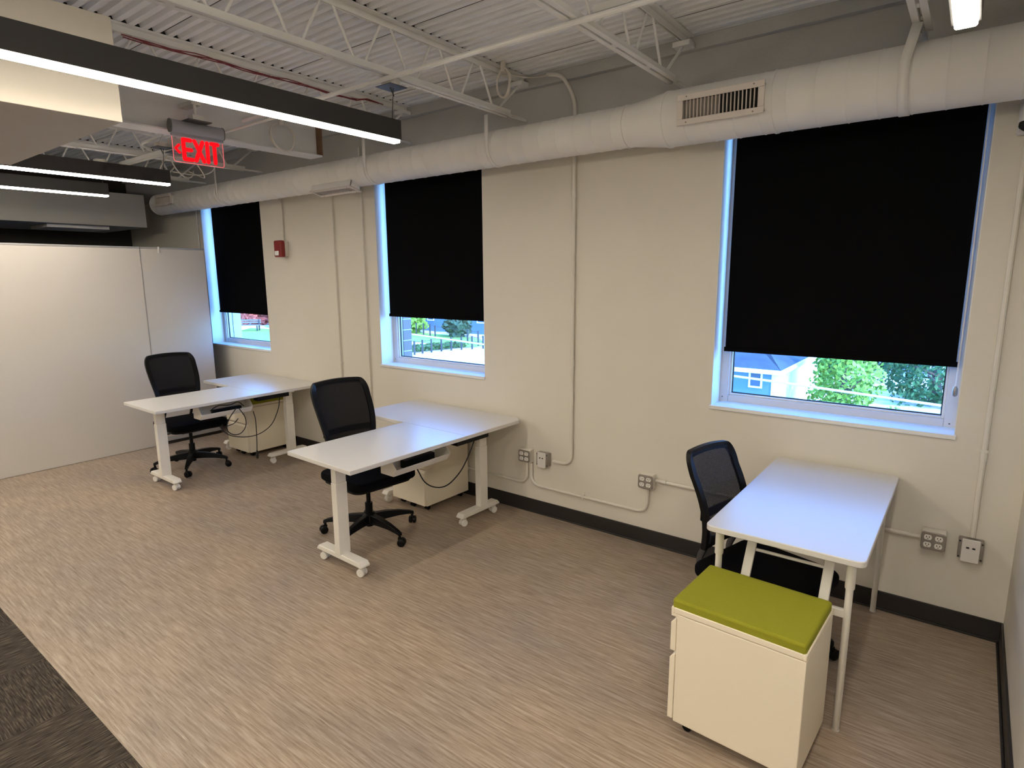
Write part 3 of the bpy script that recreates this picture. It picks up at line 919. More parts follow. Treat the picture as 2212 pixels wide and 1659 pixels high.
root = thing('hanging_red_wires', 'bundle of thin dark red wires tied under a joist above the long light', 'wires', (-3.71, -2.1, 3.07))
for k in range(3):
    q = MB()
    pts = []
    for i in range(25):
        t = i / 24
        pts.append((0.012 * k + 0.012 * math.sin(t * 17 + k * 2), 1.75 * t, -0.012 - 0.018 * abs(math.sin(t * 9.5 + k * 0.5)) * (0.4 + 0.3 * k) + (0.02 if t > .9 else 0)))
    q.tube(pts, 0.0032, 6); q.build('red_wire', M['redwire'], root)
root = thing('hanging_white_wires', 'tangle of loose white wires drooping below the far joists', 'wires', (-5.75, -0.98, 2.76))
for k in range(4):
    q = MB(); q.tube([(0.5 * t - .2 + .05 * k, 0.25 * math.sin(t * 2 + k), -0.10 * math.sin(PI * t) * (0.5 + 0.25 * k)) for t in [i / 14 for i in range(15)]], 0.005, 6)
    q.build('white_wire', M['whitewire'], root)

# ------------------------------------------------------------------ whiteboard partition (plane faces +x)
BX = -6.885
root = thing('whiteboard_partition', 'tall white whiteboard panels standing in a row left of the far window', 'whiteboard', (BX, -0.2, 0))
def panel(y0, y1, lean=0.0):
    q = MB(); q.box(-0.03, 0.0, y0 + 0.2, y1 + 0.2, 0.001 if y1 < -0.8 else 0.076, 2.095)
    return q.build('whiteboard_panel', M['whiteboard'], root, bevel=0.004)
ys = [(-0.87, -0.215), (-3.90, -0.875), (-6.40, -3.905)]
for i_, (y0, y1) in enumerate(ys):
    panel(y0, y1)
    q = MB(); q.box(-0.032, 0.004, y0 + 0.2, y1 + 0.2, 2.095, 2.112); q.build('top_rail', M['rail'], root, bevel=0.002)
    if i_ > 0: continue
    q = MB(); q.box(-0.034, 0.014, y0 + 0.2, y1 + 0.2, 0.035, 0.060); q.box(-0.034, 0.008, y0 + .2, y1 + .2, 0.060, 0.075); q.build('base_rail', M['rail'], root, bevel=0.002)
    q = MB(); q.box(-0.03, 0.006, y0 + 0.2, y1 + 0.2, 0.0, 0.033); q.build('plinth', M['base'], root)
q = MB(); q.box(0.0, 0.004, -0.675, -0.671, 0.08, 2.08); q.build('panel_seam_strip', M['rail'], root)
q = MB(); q.box(-0.004, 0.012, -0.50, -0.485, 2.05, 2.118); q.build('top_clip', M['plate'], root, bevel=0.003)

# ------------------------------------------------------------------ L-shaped desks
W_, L_, RR_, D_, CH_ = 0.6363, 1.5631, 1.1814, 0.6222, 0.0605
ZT = 0.74
def caster_pair(root_mesh_parent, x, y, ang, name='caster'):
    q = MB(); q.T = Matrix.Translation((x, y, 0)) @ Matrix.Rotation(ang, 4, 'Z')
    for s in (-1, 1):
        q.tube([(0, s * 0.008, 0.026), (0, s * 0.011, 0.026), (0, s * 0.021, 0.026), (0, s * 0.024, 0.026)], [0.023, 0.026, 0.026, 0.022], 18)
    q.box(-0.018, 0.022, -0.008, 0.008, 0.026, 0.055); q.cyl((0.01, 0, 0.05), (0.01, 0, 0.068), 0.009, 10)
    return q.build(name, M['castw'], root_mesh_parent)
def leg(root, u, v, along, half0, half1, zf=0.064):
    """T-foot leg: foot bar along 'u' or 'v', two-stage column and two casters"""
    c = MB(); c.box(u - 0.026, u + 0.026, v - 0.040, v + 0.040, 0.098, 0.56)
    lo = c.build('leg', M['deskmetal'], root, bevel=0.003)
    c = MB(); c.box(u - 0.0235, u + 0.0235, v - 0.0375, v + 0.0375, 0.56, 0.675)
    c.build('inner_column', M['deskmetal'], lo, bevel=0.003)
    f = MB()
    hw, z0, z1, t = 0.034, zf + 0.004, zf + 0.036, 0.020
    prof = [(-half0, z0), (half1, z0), (half1, z0 + 0.010), (half1 - t, z1), (-half0 + t, z1), (-half0, z0 + 0.010)]
    if along == 'u': f.prism([(u + a, z) for a, z in prof], v - hw, v + hw, axis='y')
    else: f.prism([(v + a, z) for a, z in prof], u - hw, u + hw, axis='x')
    f.build('foot', M['deskmetal'], lo, bevel=0.004)
    e = 0.04
    for s in (-half0 + e, half1 - e):
        x, y = (u + s, v) if along == 'u' else (u, v + s)
        caster_pair(lo, x, y, R(20) if along == 'u' else R(75))
    return lo
def desk_parts(root, cables):
    t = MB()
    t.prism([(-W_, -L_), (0, -L_), (0, -D_ - 0.0006), (-W_, -D_ - 0.0006)], ZT - 0.026, ZT)
    t.build('tabletop', M['laminate'], root, bevel=0.0025)
    t = MB()
    t.prism([(-W_ - 0.012, -D_ + 0.0006), (-W_ + 0.0, -D_ + 0.0006), (0, -D_ + 0.0006), (0, -CH_), (-CH_, 0), (-RR_, 0), (-RR_, -D_ + 0.0006)], ZT - 0.026, ZT)
    t.build('corner_tabletop', M['laminate'], root, bevel=0.0025)
    leg(root, -0.345, -1.405, 'u', 0.235, 0.225)
    leg(root, -0.190, -0.275, 'v', 0.245, 0.165)
    leg(root, -1.000, -0.300, 'v', 0.245, 0.200)
    f = MB()
    f.box(-0.40, -0.29, -1.43, -1.38, 0.675, ZT - 0.027); f.box(-0.24, -0.14, -0.32, -0.23, 0.675, ZT - 0.027); f.box(-1.04, -0.96, -0.34, -0.26, 0.675, ZT - 0.027)
    f.build('leg_bracket', M['deskmetal'], root, bevel=0.003)
    f = MB()
    f.box(-0.37, -0.33, -1.38, -0.32, 0.680, ZT - 0.027); f.box(-0.235, -0.195, -1.05, -0.32, 0.684, ZT - 0.027); f.box(-0.96, -0.24, -0.30, -0.26, 0.680, ZT - 0.027)
    f.build('support_rail', M['deskmetal'], root, bevel=0.002)
    # folded steel cable tray hung under the long edge
    y0, y1 = -1.165, -0.70
    tr = MB()
    tr.box(-0.235, -0.120, y0, y1, 0.574, 0.577); 
    tr.prism([(-0.120, 0.574), (-0.117, 0.574), (-0.082, 0.622), (-0.085, 0.624)], y0, y1, axis='y')
    tr.prism([(-0.235, 0.574), (-0.232, 0.574), (-0.232, 0.70), (-0.235, 0.70)], y0, y1, axis='y')
    tr.prism([(-0.235, 0.577), (-0.12, 0.577), (-0.083, 0.624), (-0.15, 0.705), (-0.235, 0.705)], y0 - 0.003, y0, axis='y')
    tr.prism([(-0.235, 0.577), (-0.12, 0.577), (-0.083, 0.624), (-0.15, 0.705), (-0.235, 0.705)], y1, y1 + 0.003, axis='y')
    tr.prism([(-0.16, 0.70), (-0.15, 0.70), (-0.15, ZT - 0.026), (-0.16, ZT - 0.026)], y0, y0 + 0.04, axis='y')
    tr.prism([(-0.16, 0.70), (-0.15, 0.70), (-0.15, ZT - 0.026), (-0.16, ZT - 0.026)], y1 - 0.04, y1, axis='y')
    tr.build('cable_tray', M['deskmetal'], root, bevel=0.001)
    cb = MB(); cb.box(-0.135, -0.055, -0.66, -0.34, 0.664, ZT - 0.0265)
    cb.build('control_box', M['black'], root, bevel=0.003)
    ps = MB(); ps.box(-0.215, -0.17, y0 + 0.14, y1 - 0.06, 0.578, 0.63)
    ps.build('power_strip', M['black'], root, bevel=0.004)
    for pts in cables:
        q = MB(); q.tube(bend(pts, 0.08, 6), 0.0042, 8)
        q.build('power_cable', M['cable'], root)
    return root
TH2 = -0.03078
d2 = thing('corner_desk', 'nearer L-shaped white standing desk on casters under the middle window', 'desk', (-2.6005, -0.0485, 0), TH2, 'L-shaped white standing desks')
desk_parts(d2, [[(-0.09, -0.45, 0.665), (-0.09, -0.50, 0.58), (-0.10, -0.58, 0.46), (-0.12, -0.72, 0.37), (-0.16, -0.86, 0.42), (-0.18, -0.92, 0.56), (-0.19, -0.95, 0.60)]])
d1 = thing('corner_desk', 'farther L-shaped white standing desk beside the whiteboard under the far window', 'desk', (-5.1282, -0.022, 0), -0.00711, 'L-shaped white standing desks')
desk_parts(d1, [[(-0.09, -0.42, 0.665), (-0.085, -0.44, 0.56), (-0.09, -0.52, 0.40), (-0.11, -0.66, 0.33), (-0.14, -0.80, 0.335), (-0.16, -0.92, 0.38), (-0.17, -0.98, 0.47)],
                [(-0.07, -0.86, 0.64), (-0.06, -0.95, 0.55), (-0.06, -0.98, 0.46), (-0.06, -0.93, 0.40), (-0.06, -0.85, 0.39), (-0.06, -0.79, 0.45), (-0.06, -0.79, 0.54), (-0.07, -0.84, 0.63)],
                [(-0.06, -0.97, 0.49), (-0.06, -0.90, 0.50), (-0.06, -0.86, 0.54)],
                [(-0.085, -0.70, 0.575), (-0.08, -0.685, 0.50), (-0.08, -0.69, 0.30), (-0.085, -0.695, 0.20)],
                [(-0.17, -1.05, 0.63), (-0.13, -1.0, 0.68), (-0.11, -0.9, 0.66), (-0.15, -0.8, 0.68), (-0.17, -0.74, 0.62)]])
q = MB(); q.tube([(-0.085, -0.695, 0.20), (-0.085, -0.695, 0.17), (-0.086, -0.696, 0.125), (-0.086, -0.696, 0.118)], [0.005, 0.011, 0.011, 0.007], 10); q.build('cable_plug', M['cable'], d1)

# ------------------------------------------------------------------ mobile pedestals (drawers face local -y)
def pedestal_build():
    root = thing('mobile_pedestal', '', 'pedestal')
    w, d, t = 0.375, 0.465, 0.022
    b = MB(); b.box(0, w, t + 0.002, t + d, 0.048, 0.5095)
    b.build('cabinet_body', M['pedestal'], root, bevel=0.003)
    q = MB(); 
    q.box(-0.001, w + 0.001, 0.0, 0.012, 0.508, 0.536); q.box(-0.001, w + 0.001, t + d - 0.012, t + d + 0.001, 0.512, 0.536)
    q.box(-0.001, 0.012, 0.012, t + d - 0.012, 0.512, 0.536); q.box(w - 0.012, w + 0.001, 0.012, t + d - 0.012, 0.512, 0.536); q.box(0, w, 0.0, t + 0.01, 0.498, 0.512)
    q.build('top_tray', M['pedestal'], root, bevel=0.003)
    for z0, z1, nm in ((0.352, 0.490, 'upper_drawer'), (0.056, 0.340, 'file_drawer')):
        f = MB(); f.prism([(0.0, z0), (t, z0), (t, z1), (t - 0.004, z1), (0.0, z1 - 0.020)], 0.001, w - 0.001, axis='x')
        fo = f.build(nm, M['pedestal'], root, bevel=0.002)
    lk = MB(); lk.cyl((w - 0.04, 0.001, 0.45), (w - 0.04, -0.003, 0.45), 0.008, 12); lk.build('lock', M['galv'], root)
    c = MB(); c.prism(rounded(0.008, w - 0.002, 0.002, t + d - 0.004, 0.012, 4), 0.522, 0.569)
    c.build('seat_cushion', M['green'], root, bevel=0.009, seg=3); root.children[-1]['label'] = 'lime green fabric cushion'
    for x, y in ((0.05, 0.07), (w - 0.05, 0.07), (0.05, d - 0.03), (w - 0.05, d - 0.03), (w / 2, 0.05)):
        k = MB()
        for s in (-1, 1): k.tube([(x + s * 0.008, y, 0.019), (x + s * 0.017, y, 0.019)], 0.019, 16) if False else k.cyl((x + s * 0.006, y, 0.0195), (x + s * 0.016, y, 0.0195), 0.0185, 16)
        k.box(x - 0.02, x + 0.02, y - 0.02, y + 0.02, 0.040, 0.048); k.box(x - 0.005, x + 0.005, y - 0.012, y + 0.012, 0.02, 0.042)
        k.build('caster', M['black'], root)
    return root
p3 = pedestal_build()
p3.location = (-0.7952, -1.1525, 0); p3.rotation_euler = (0, 0, R(-90 - 2.65))
relabel(p3, 'white mobile pedestal with a lime green cushion in front of the small white table', 'mobile drawer pedestals')
p2 = copy_tree(p3); p2.location = (-3.569, -0.515, 0); p2.rotation_euler = (0, 0, TH2)
relabel(p2, 'white drawer pedestal tucked under the nearer L-shaped desk')
p1 = copy_tree(p3); p1.location = (-6.036, -0.562, 0); p1.rotation_euler = (0, 0, 0)
relabel(p1, 'white drawer pedestal tucked under the farther L-shaped desk')

# ------------------------------------------------------------------ small white table
TX0, TX1, TY0, TY1, TZ = -0.8065, -0.2149, -1.2152, -0.024, 0.765
root = thing('folding_table', 'small white rectangular table with rounded corners under the large right window', 'table', ((TX0 + TX1) / 2, (TY0 + TY1) / 2, 0))
T = Matrix.Translation((-(TX0 + TX1) / 2, -(TY0 + TY1) / 2, 0))
def nb():
    q = MB(); q.T = T; return q
q = nb(); q.prism(rounded(TX0, TX1, TY0, TY1, 0.032, 6), TZ - 0.025, TZ); q.build('tabletop', M['laminate'], root, bevel=0.003)
LX0, LX1, LY0, LY1 = -0.768, -0.268, -1.128, -0.050
for x, y in ((LX0, LY0), (LX1, LY0), (LX0, LY1), (LX1, LY1)):
    q = nb(); q.tube([(x, y, 0.004), (x, y, 0.008), (x, y, 0.62)], [0.011, 0.0135, 0.0135], 14, sx=1.0, sy=1.15)
    lo = q.build('leg', M['deskmetal'], root)
    q = nb(); q.tube([(x, y, 0.612), (x, y, 0.616), (x, y, TZ - 0.0255)], [0.016, 0.0175, 0.0175], 14, sx=1.0, sy=1.15)
    q.build('leg_sleeve', M['deskmetal'], lo)
    q = nb(); q.tube([(x, y, 0.0), (x, y, 0.006)], 0.0145, 14); q.build('foot_glide', M['castw'], lo)
for y, s in ((LY0, 1), (LY1, -1)):
    q = nb(); q.box(LX0, LX1, y - 0.010, y + 0.010, 0.488, 0.522); q.build('crossbar', M['deskmetal'], root, bevel=0.004)
    for x in (-0.662, -0.358):
        q = nb()
        ya_, yb_ = y + s * 0.012, y + s * 0.155
        q.T = T
        q.prism([(ya_ - s * 0.0, 0.505), (ya_ + s * 0.014, 0.500), (yb_ + s * 0.014, TZ - 0.026), (yb_, TZ - 0.026)], x - 0.019, x + 0.019, axis='x')
        q.build('folding_brace', M['deskmetal'], root, bevel=0.003)
    q = nb(); q.cyl((-0.643, y + s * 0.105, 0.625), (-0.377, y + s * 0.105, 0.625), 0.007, 10); q.build('lock_rod', M['deskmetal'], root)
q = nb(); q.box(TX0 + 0.06, TX0 + 0.075, TY0 + 0.09, TY1 - 0.09, TZ - 0.055, TZ - 0.0255); q.box(TX1 - 0.075, TX1 - 0.06, TY0 + 0.09, TY1 - 0.09, TZ - 0.055, TZ - 0.0255)
q.build('apron_rail', M['deskmetal'], root, bevel=0.002)

# ------------------------------------------------------------------ office chairs (local +x is forward)
def chair_build(zt=1.065, wtop=0.226, wbot=0.165, zseat=0.475, meshm='meshfab', wrap=0.05):
    root = thing('office_chair', '', 'chair', (0, 0, 0), 0)
    z0 = zseat + 0.055
    def hw(t):                                  # half width along the height
        if t > 0.8: return wtop - 0.0 * (t - 0.8) 
        return wbot + (wtop - wbot) * math.sin(t / 0.8 * PI / 2)
    def bx(z):                                  # recline and lumbar curve
        t = (z - z0) / (zt - z0)
        return -0.225 - 0.095 * t * t - 0.012 * t + 0.022 * math.sin(PI * min(1, t * 1.3)) 
    def pt(s, t, off=0.0):
        z = z0 + (zt - z0) * t
        w = hw(t)
        zz = z + (0.016 * (1 - s * s) if t > 0.999 else 0.016 * (1 - s * s) * t)
        return Vector((bx(z) + wrap * s * s * (0.4 + 0.6 * (1 - t)) + off, s * w, zz))
    # outline loop with rounded top corners
    loop = []
    rc = 0.16
    for i in range(13): loop.append(pt(1, i / 12 * (1 - rc)))
    for i in range(1, 8):
        a = i / 8 * PI / 2
        loop.append(pt(1 - (1 - math.cos(a)) * 0.22, 1 - rc + rc * math.sin(a)))
    for i in range(9): loop.append(pt(0.78 - 1.56 * i / 8, 1))
    for i in range(1, 8):
        a = PI / 2 - i / 8 * PI / 2
        loop.append(pt(-(1 - (1 - math.cos(a)) * 0.22), 1 - rc + rc * math.sin(a)))
    for i in range(13): loop.append(pt(-1, (1 - i / 12) * (1 - rc)))
    for i in range(1, 8): loop.append(pt(-1 + 2 * i / 8, 0.0))
    # frame as a flat band: width inward, thickness in x
    cen = Vector((0, 0, (z0 + zt) / 2))
    N = len(loop)
    bw, th = 0.036, 0.026
    vs = []
    for i, p in enumerate(loop):
        tn = (loop[(i + 1) % N] - loop[i - 1]); tn.normalize()
        inn = Vector((1, 0, 0)).cross(tn)
        inn.x = 0
        inn.normalize()
        if inn.dot(cen - p) < 0 and abs(inn.dot(cen - p)) > 0.02: inn = -inn
        q1 = p + inn * bw
        vs += [p + Vector((th * 0.35, 0, 0)), q1 + Vector((th * 0.15, 0, 0)), q1 - Vector((th * 0.45, 0, 0)), p - Vector((th * 0.65, 0, 0))]
    fs = []
    for i in range(N):
        j = (i + 1) % N
        for k in range(4):
            k2 = (k + 1) % 4
            fs.append((4 * i + k, 4 * i + k2, 4 * j + k2, 4 * j + k))
    q = MB(); q.add(vs, fs); q.build('back_frame', M['black'], root, bevel=0.004)
    # mesh
    q = MB(); vs, fs = [], []
    NS, NT = 16, 20
    for i in range(NT + 1):
        t = 0.03 + 0.94 * i / NT
        for k in range(NS + 1):
            s = -1 + 2 * k / NS
            sc = 0.92
            if t > 1 - rc:
                u = (t - (1 - rc)) / rc
                sc = 0.92 - 0.2 * (1 - math.sqrt(max(0, 1 - u * u * 0.85)))
            vs.append(pt(s * sc, t, -0.002))
    for i in range(NT):
        for k in range(NS):
            a = i * (NS + 1) + k
            fs.append((a, a + 1, a + NS + 2, a + NS + 1))
    q.add(vs, fs); q.build('back_mesh', M[meshm], root)
    # lumbar bar
    q = MB(); q.tube([pt(s, 0.33, -0.022) for s in [-0.93 + 1.86 * i / 12 for i in range(13)]], 0.016, 8, sx=1.0, sy=0.5) if False else None
    vs, fs = [], []
    for i in range(13):
        s = -0.97 + 1.94 * i / 12
        p = pt(s, 0.36, -0.016)
        vs += [p + Vector((0, 0, 0.022)), p + Vector((-0.010, 0, 0.020)), p + Vector((-0.010, 0, -0.020)), p + Vector((0, 0, -0.022))]
    for i in range(12):
        for k in range(4):
            k2 = (k + 1) % 4
            fs.append((4 * i + k, 4 * i + k2, 4 * (i + 1) + k2, 4 * (i + 1) + k))
    q = MB(); q.add(vs, fs); q.build('lumbar_support', M['black'], root)
    # J bars from the back to under the seat
    for s in (-1, 1):
        p = pt(s * 0.72, 0.02)
        q = MB()
        q.tube(bend([p + Vector((0, 0, 0.06)), p + Vector((-0.012, 0, 0)), (-0.272, s * 0.125, zseat - 0.035), (-0.235, s * 0.12, zseat - 0.112), (-0.12, s * 0.09, zseat - 0.115), (0.0, s * 0.06, zseat - 0.105)], 0.06, 5), 0.0135, 10, sx=1.3, sy=0.8)
        q.build('back_support_bar', M['black'], root)
    # seat pad
    sw, sd0, sd1 = 0.252, -0.235, 0.265
    q = MB(); q.prism(rounded(sd0, sd1, -sw, sw, 0.075, 6), zseat - 0.056, zseat); 
    so = q.build('seat_pad', M['blackfab'], root, bevel=0.018, seg=3)
    q = MB(); q.prism(rounded(sd0 + 0.02, sd1 - 0.035, -sw + 0.02, sw - 0.02, 0.07, 6), zseat - 0.080, zseat - 0.057); q.build('seat_shell', M['black'], root, bevel=0.008)
    q = MB(); q.prism([(-0.13, zseat - 0.081), (0.10, zseat - 0.081), (0.08, zseat - 0.115), (0.02, zseat - 0.135), (-0.06, zseat - 0.135), (-0.11, zseat - 0.110)], -0.085, 0.085, axis='y'); q.build('tilt_mechanism', M['black'], root, bevel=0.006)
    q = MB(); q.tube([(0.02, -0.08, zseat - 0.10), (0.02, -0.20, zseat - 0.105), (0.02, -0.23, zseat - 0.10)], [0.006, 0.006, 0.010], 8); q.build('height_lever', M['black'], root)
    q = MB(); q.cyl((0, 0, 0.14), (0, 0, zseat - 0.12), 0.0155, 16); q.cyl((0, 0, 0.062), (0, 0, 0.235), 0.0265, 20); q.build('gas_column', M['black'], root)
    # five star base
    q = MB(); q.tube([(0, 0, 0.085), (0, 0, 0.095), (0, 0, 0.150), (0, 0, 0.165)], [0.045, 0.052, 0.048, 0.034], 20)
    for k in range(5):
        a = 2 * PI * k / 5
        Tm = Matrix.Rotation(a, 4, 'Z'); q.T = Tm
        st = [(0.03, 0.030, 0.088, 0.152), (0.12, 0.026, 0.094, 0.148), (0.22, 0.021, 0.093, 0.132), (0.30, 0.0165, 0.084, 0.110), (0.333, 0.015, 0.074, 0.097)]
        vs, fs = [], []
        for x, w, za, zb_ in st: vs += [(x, -w, za), (x, w, za), (x, w * 0.75, zb_), (x, -w * 0.75, zb_)]
        for i in range(len(st) - 1):
            for m_ in range(4):
                m2 = (m_ + 1) % 4
                fs.append((4 * i + m_, 4 * i + m2, 4 * (i + 1) + m2, 4 * (i + 1) + m_))
        fs += [(3, 2, 1, 0), tuple(range(4 * len(st) - 4, 4 * len(st)))]
        q.add(vs, fs)
    q.T = None
    base = q.build('star_base', M['black'], root, bevel=0.004)
    for k in range(5):
        a = 2 * PI * k / 5
        c = MB(); c.T = Matrix.Rotation(a, 4, 'Z') @ Matrix.Translation((0.322, 0, 0)) @ Matrix.Rotation(R(35 + 20 * (k % 3)), 4, 'Z')
        for s in (-1, 1):
            c.tube([(0.012, s * 0.005, 0.028), (0.012, s * 0.008, 0.028), (0.012, s * 0.022, 0.028), (0.012, s * 0.026, 0.028)], [0.024, 0.028, 0.027, 0.021], 18)
        c.cyl((0, 0, 0.03), (0, 0, 0.085), 0.009, 10); c.box(-0.012, 0.02, -0.006, 0.006, 0.026, 0.06)
        c.build('caster', M['black'], base)
    return root, base
c2, base2 = chair_build()
c2.location = (-3.25, -1.015, 0); c2.rotation_euler = (0, 0, R(-6)); base2.rotation_euler = (0, 0, R(6 - 2))
relabel(c2, 'black mesh office chair pulled up to the nearer L-shaped desk', 'black mesh office chairs')
c1 = copy_tree(c2); c1.location = (-5.835, -1.025, 0); c1.rotation_euler = (0, 0, R(-2))
for ch in c1.children:
    if ch.name.startswith('star_base'): ch.rotation_euler = (0, 0, R(37 + 2))
relabel(c1, 'black mesh office chair at the farther L-shaped desk in front of the whiteboard')
c3, base3 = chair_build(0.945, 0.187, 0.175, 0.43, 'meshopen', 0.015)
c3.location = (-0.672, -0.765, 0); c3.rotation_euler = (0, 0, R(-15.6)); base3.rotation_euler = (0, 0, R(38))
relabel(c3, 'black mesh office chair tucked under the small white table, back catching blue daylight', 'black mesh office chairs')
for ch in c3.children:
    if ch.name.startswith('back_support_bar'): ch.data.materials[0] = M['chrome']

# ------------------------------------------------------------------ outside
GZ = -3.5
b = MB(); b.box(-120, 60, 0.4, 120, GZ - 0.3, GZ)
struct(b.build('ground_paving', M['asphalt']))
b = MB()
b.add([(-39.5, 30.5, GZ + .02), (-29.6, 29.9, GZ + .02), (-29.3, 31.5, GZ + .02), (-33, 35.2, GZ + .02), (-44, 36.5, GZ + .02)], [(0, 1, 2, 3, 4)])
o = b.build('lawn_grass', M['lawn']); tag(o, 'green lawn beyond the fence seen through the middle window', 'lawn', None, 'stuff')
b = MB()
b.add([(-52, 22, GZ + .02), (-42, 22, GZ + .02), (-47, 31, GZ + .02), (-60, 30, GZ + .02)], [(0, 1, 2, 3)])
o = b.build('lawn_grass', M['lawn']); tag(o, 'bright green lawn seen through the far window', 'lawn', None, 'stuff')

def leaves(n, rx, ry, rz, size, seed, shell=0.55):
    rnd = random.Random(seed)
    q = MB()
    for _ in range(n):
        while True:
            d = Vector((rnd.uniform(-1, 1), rnd.uniform(-1, 1), rnd.uniform(-1, 1)))
            if shell < d.length < 1: break
        k = 1 + 0.22 * math.sin(d.x * 5 + seed) * math.cos(d.z * 6 + d.y * 4)
        c = Vector((d.x * rx * k, d.y * ry * k, d.z * rz * k))
        a = Vector((rnd.uniform(-1, 1), rnd.uniform(-1, 1), rnd.uniform(-1, 1))).normalized()
        e = a.orthogonal().normalized()
        s = size * rnd.uniform(0.6, 1.5)
        q.add([c - a * s, c - e * s * 0.6, c + a * s, c + e * s * 0.6], [(0, 1, 2, 3)])
    return q
def tree(x, y, rx, ry, rz, zc, m, label, seed, n=1500, size=0.22, group='trees outside the right window'):
    root = thing('garden_tree', label, 'tree', (x, y, GZ), 0, group)
    h = zc - GZ
    t = MB(); t.tube([(0, 0, 0), (0.05, 0, h * 0.4), (-0.04, 0.05, h * 0.8), (0.05, 0, h + rz * 0.4)], [0.24, 0.17, 0.12, 0.04], 8)
    for k in range(4):
        a = k * 1.7 + seed
        t.tube([(0, 0, h * 0.55 + 0.1 * k), (0.5 * rx * math.cos(a), 0.5 * ry * math.sin(a), h * 0.85 + 0.1 * k)], [0.09, 0.03], 6)
    t.build('trunk', M['bark'], root)
    c = leaves(n, rx, ry, rz, size, seed); c.T = None
    o = c.build('crown', m, root, smooth=False); o.location = (0, 0, h)
    return root
tree(-3.35, 20.0, 1.05, 1.2, 1.9, -1.8, M['leafbright'], 'bright lime green tree in the middle of the right window view', 3, 3200, 0.085)
tree(-6.9, 31.0, 2.4, 1.9, 2.5, -2.0, M['leafdark'], 'dark green tree just right of the blue house', 11, 4500, 0.11)
tree(-0.9, 26.0, 2.0, 1.8, 2.3, -2.0, M['leafmid'], 'mid green tree at the right edge of the right window view', 17, 4000, 0.10)
tree(-3.6, 36.0, 3.3, 2.0, 3.2, -1.8, M['leafdark'], 'dark tree behind the bright lime green tree', 23, 4500, 0.13)
tree(2.6, 33.5, 3.2, 2.2, 3.2, -1.4, M['leafmid'], 'tree hidden far right behind the mid green tree', 29, 3500, 0.13)
tree(-1.9, 17.5, 0.8, 0.8, 0.7, -3.0, M['leafbright'], 'low lime green sapling below the bright tree', 31, 1300, 0.07)
def bush(x, y, r, h, m, label, seed, size=0.25, n=900):
    root = thing('shrub', label, 'shrub', (x, y, GZ), 0, 'shrubs outside')
    c = leaves(n, r, r, h * 0.5, size, seed, 0.3)
    o = c.build('foliage', m, root, smooth=False); o.location = (0, 0, h * 0.5)
    s = MB(); s.tube([(0, 0, 0), (0, 0, h * 0.5)], [0.08, 0.04], 6); s.build('stem', M['bark'], root)
bush(-41.8, 35.4, 1.7, 2.0, M['leafbright'], 'yellow green shrub at the left of the middle window view', 5)
bush(-35.6, 35.3, 1.2, 1.9, M['leafdark'], 'dark green shrub beside the pale house in the middle window', 6)
bush(-69.5, 31.0, 2.4, 4.2, M['leaforange'], 'orange shrub in the far window view', 8, 0.4)
bush(-63.5, 32.6, 2.2, 4.0, M['leafred'], 'red leaved shrub in the far window view', 9, 0.4)
bush(-57.2, 33.5, 2.6, 4.4, M['leafbright'], 'bright green shrub in the far window view', 10, 0.4)

root = thing('park_bench', 'dark wooden bench beside the far lawn', 'bench', (-57.0, 27.8, GZ), R(40))
q = MB()
for k in range(3): q.box(-1.4, 1.4, -0.3 + 0.22 * k, -0.12 + 0.22 * k, 0.55, 0.62)
q.build('bench_seat', M['bench'], root)
q = MB()
for k in range(2): q.box(-1.4, 1.4, 0.36, 0.41, 0.75 + 0.22 * k, 0.9 + 0.22 * k)
q.build('bench_back', M['bench'], root)
for s in (-1.2, 1.2):
    q = MB(); q.box(s - 0.05, s + 0.05, -0.3, -0.2, 0, 0.55); q.box(s - 0.05, s + 0.05, 0.3, 0.41, 0, 1.1); q.build('leg', M['iron'], root)

def fence(posts, h, label):
    root = thing('iron_fence', label, 'fence', (posts[0][0], posts[0][1], GZ), 0, 'black iron fences outside')
    T = Matrix.Translation((-posts[0][0], -posts[0][1], 0))
    for x, y in posts:
        q = MB(); q.T = T; q.box(x - 0.045, x + 0.045, y - 0.045, y + 0.045, 0, h); q.build('fence_post', M['iron'], root)
    for z in (0.15, h * 0.55, h * 0.9):
        q = MB(); q.T = T
        for i in range(len(posts) - 1): q.tube([(posts[i][0], posts[i][1], z), (posts[i + 1][0], posts[i + 1][1], z)], 0.014, 5)
        q.build('fence_rail', M['iron'], root)
    return root
fence([(-29.8, 24.6), (-29.85, 25.4), (-29.79, 26.2), (-29.6, 27.0), (-29.4, 27.8), (-29.05, 28.5), (-28.65, 29.2), (-28.2, 29.9)], 0.95, 'nearer black iron fence along the paving in the middle window view')
fence([(-39.4, 34.0), (-38.4, 33.9), (-37.4, 33.7), (-36.0, 32.9), (-31.2, 31.6), (-29.6, 31.0)], 1.15, 'farther black iron fence in front of the pale houses')
o = leaves(1600, 0.55, 2.8, 0.25, 0.12, 44, 0.1).build('undergrowth', M['leafmid'], smooth=False)
o.location = (-30.7, 27.4, GZ + 0.22); o.rotation_euler = (0, 0, R(-14)); tag(o, 'strip of weeds along the foot of the nearer iron fence', 'weeds', None, 'stuff')

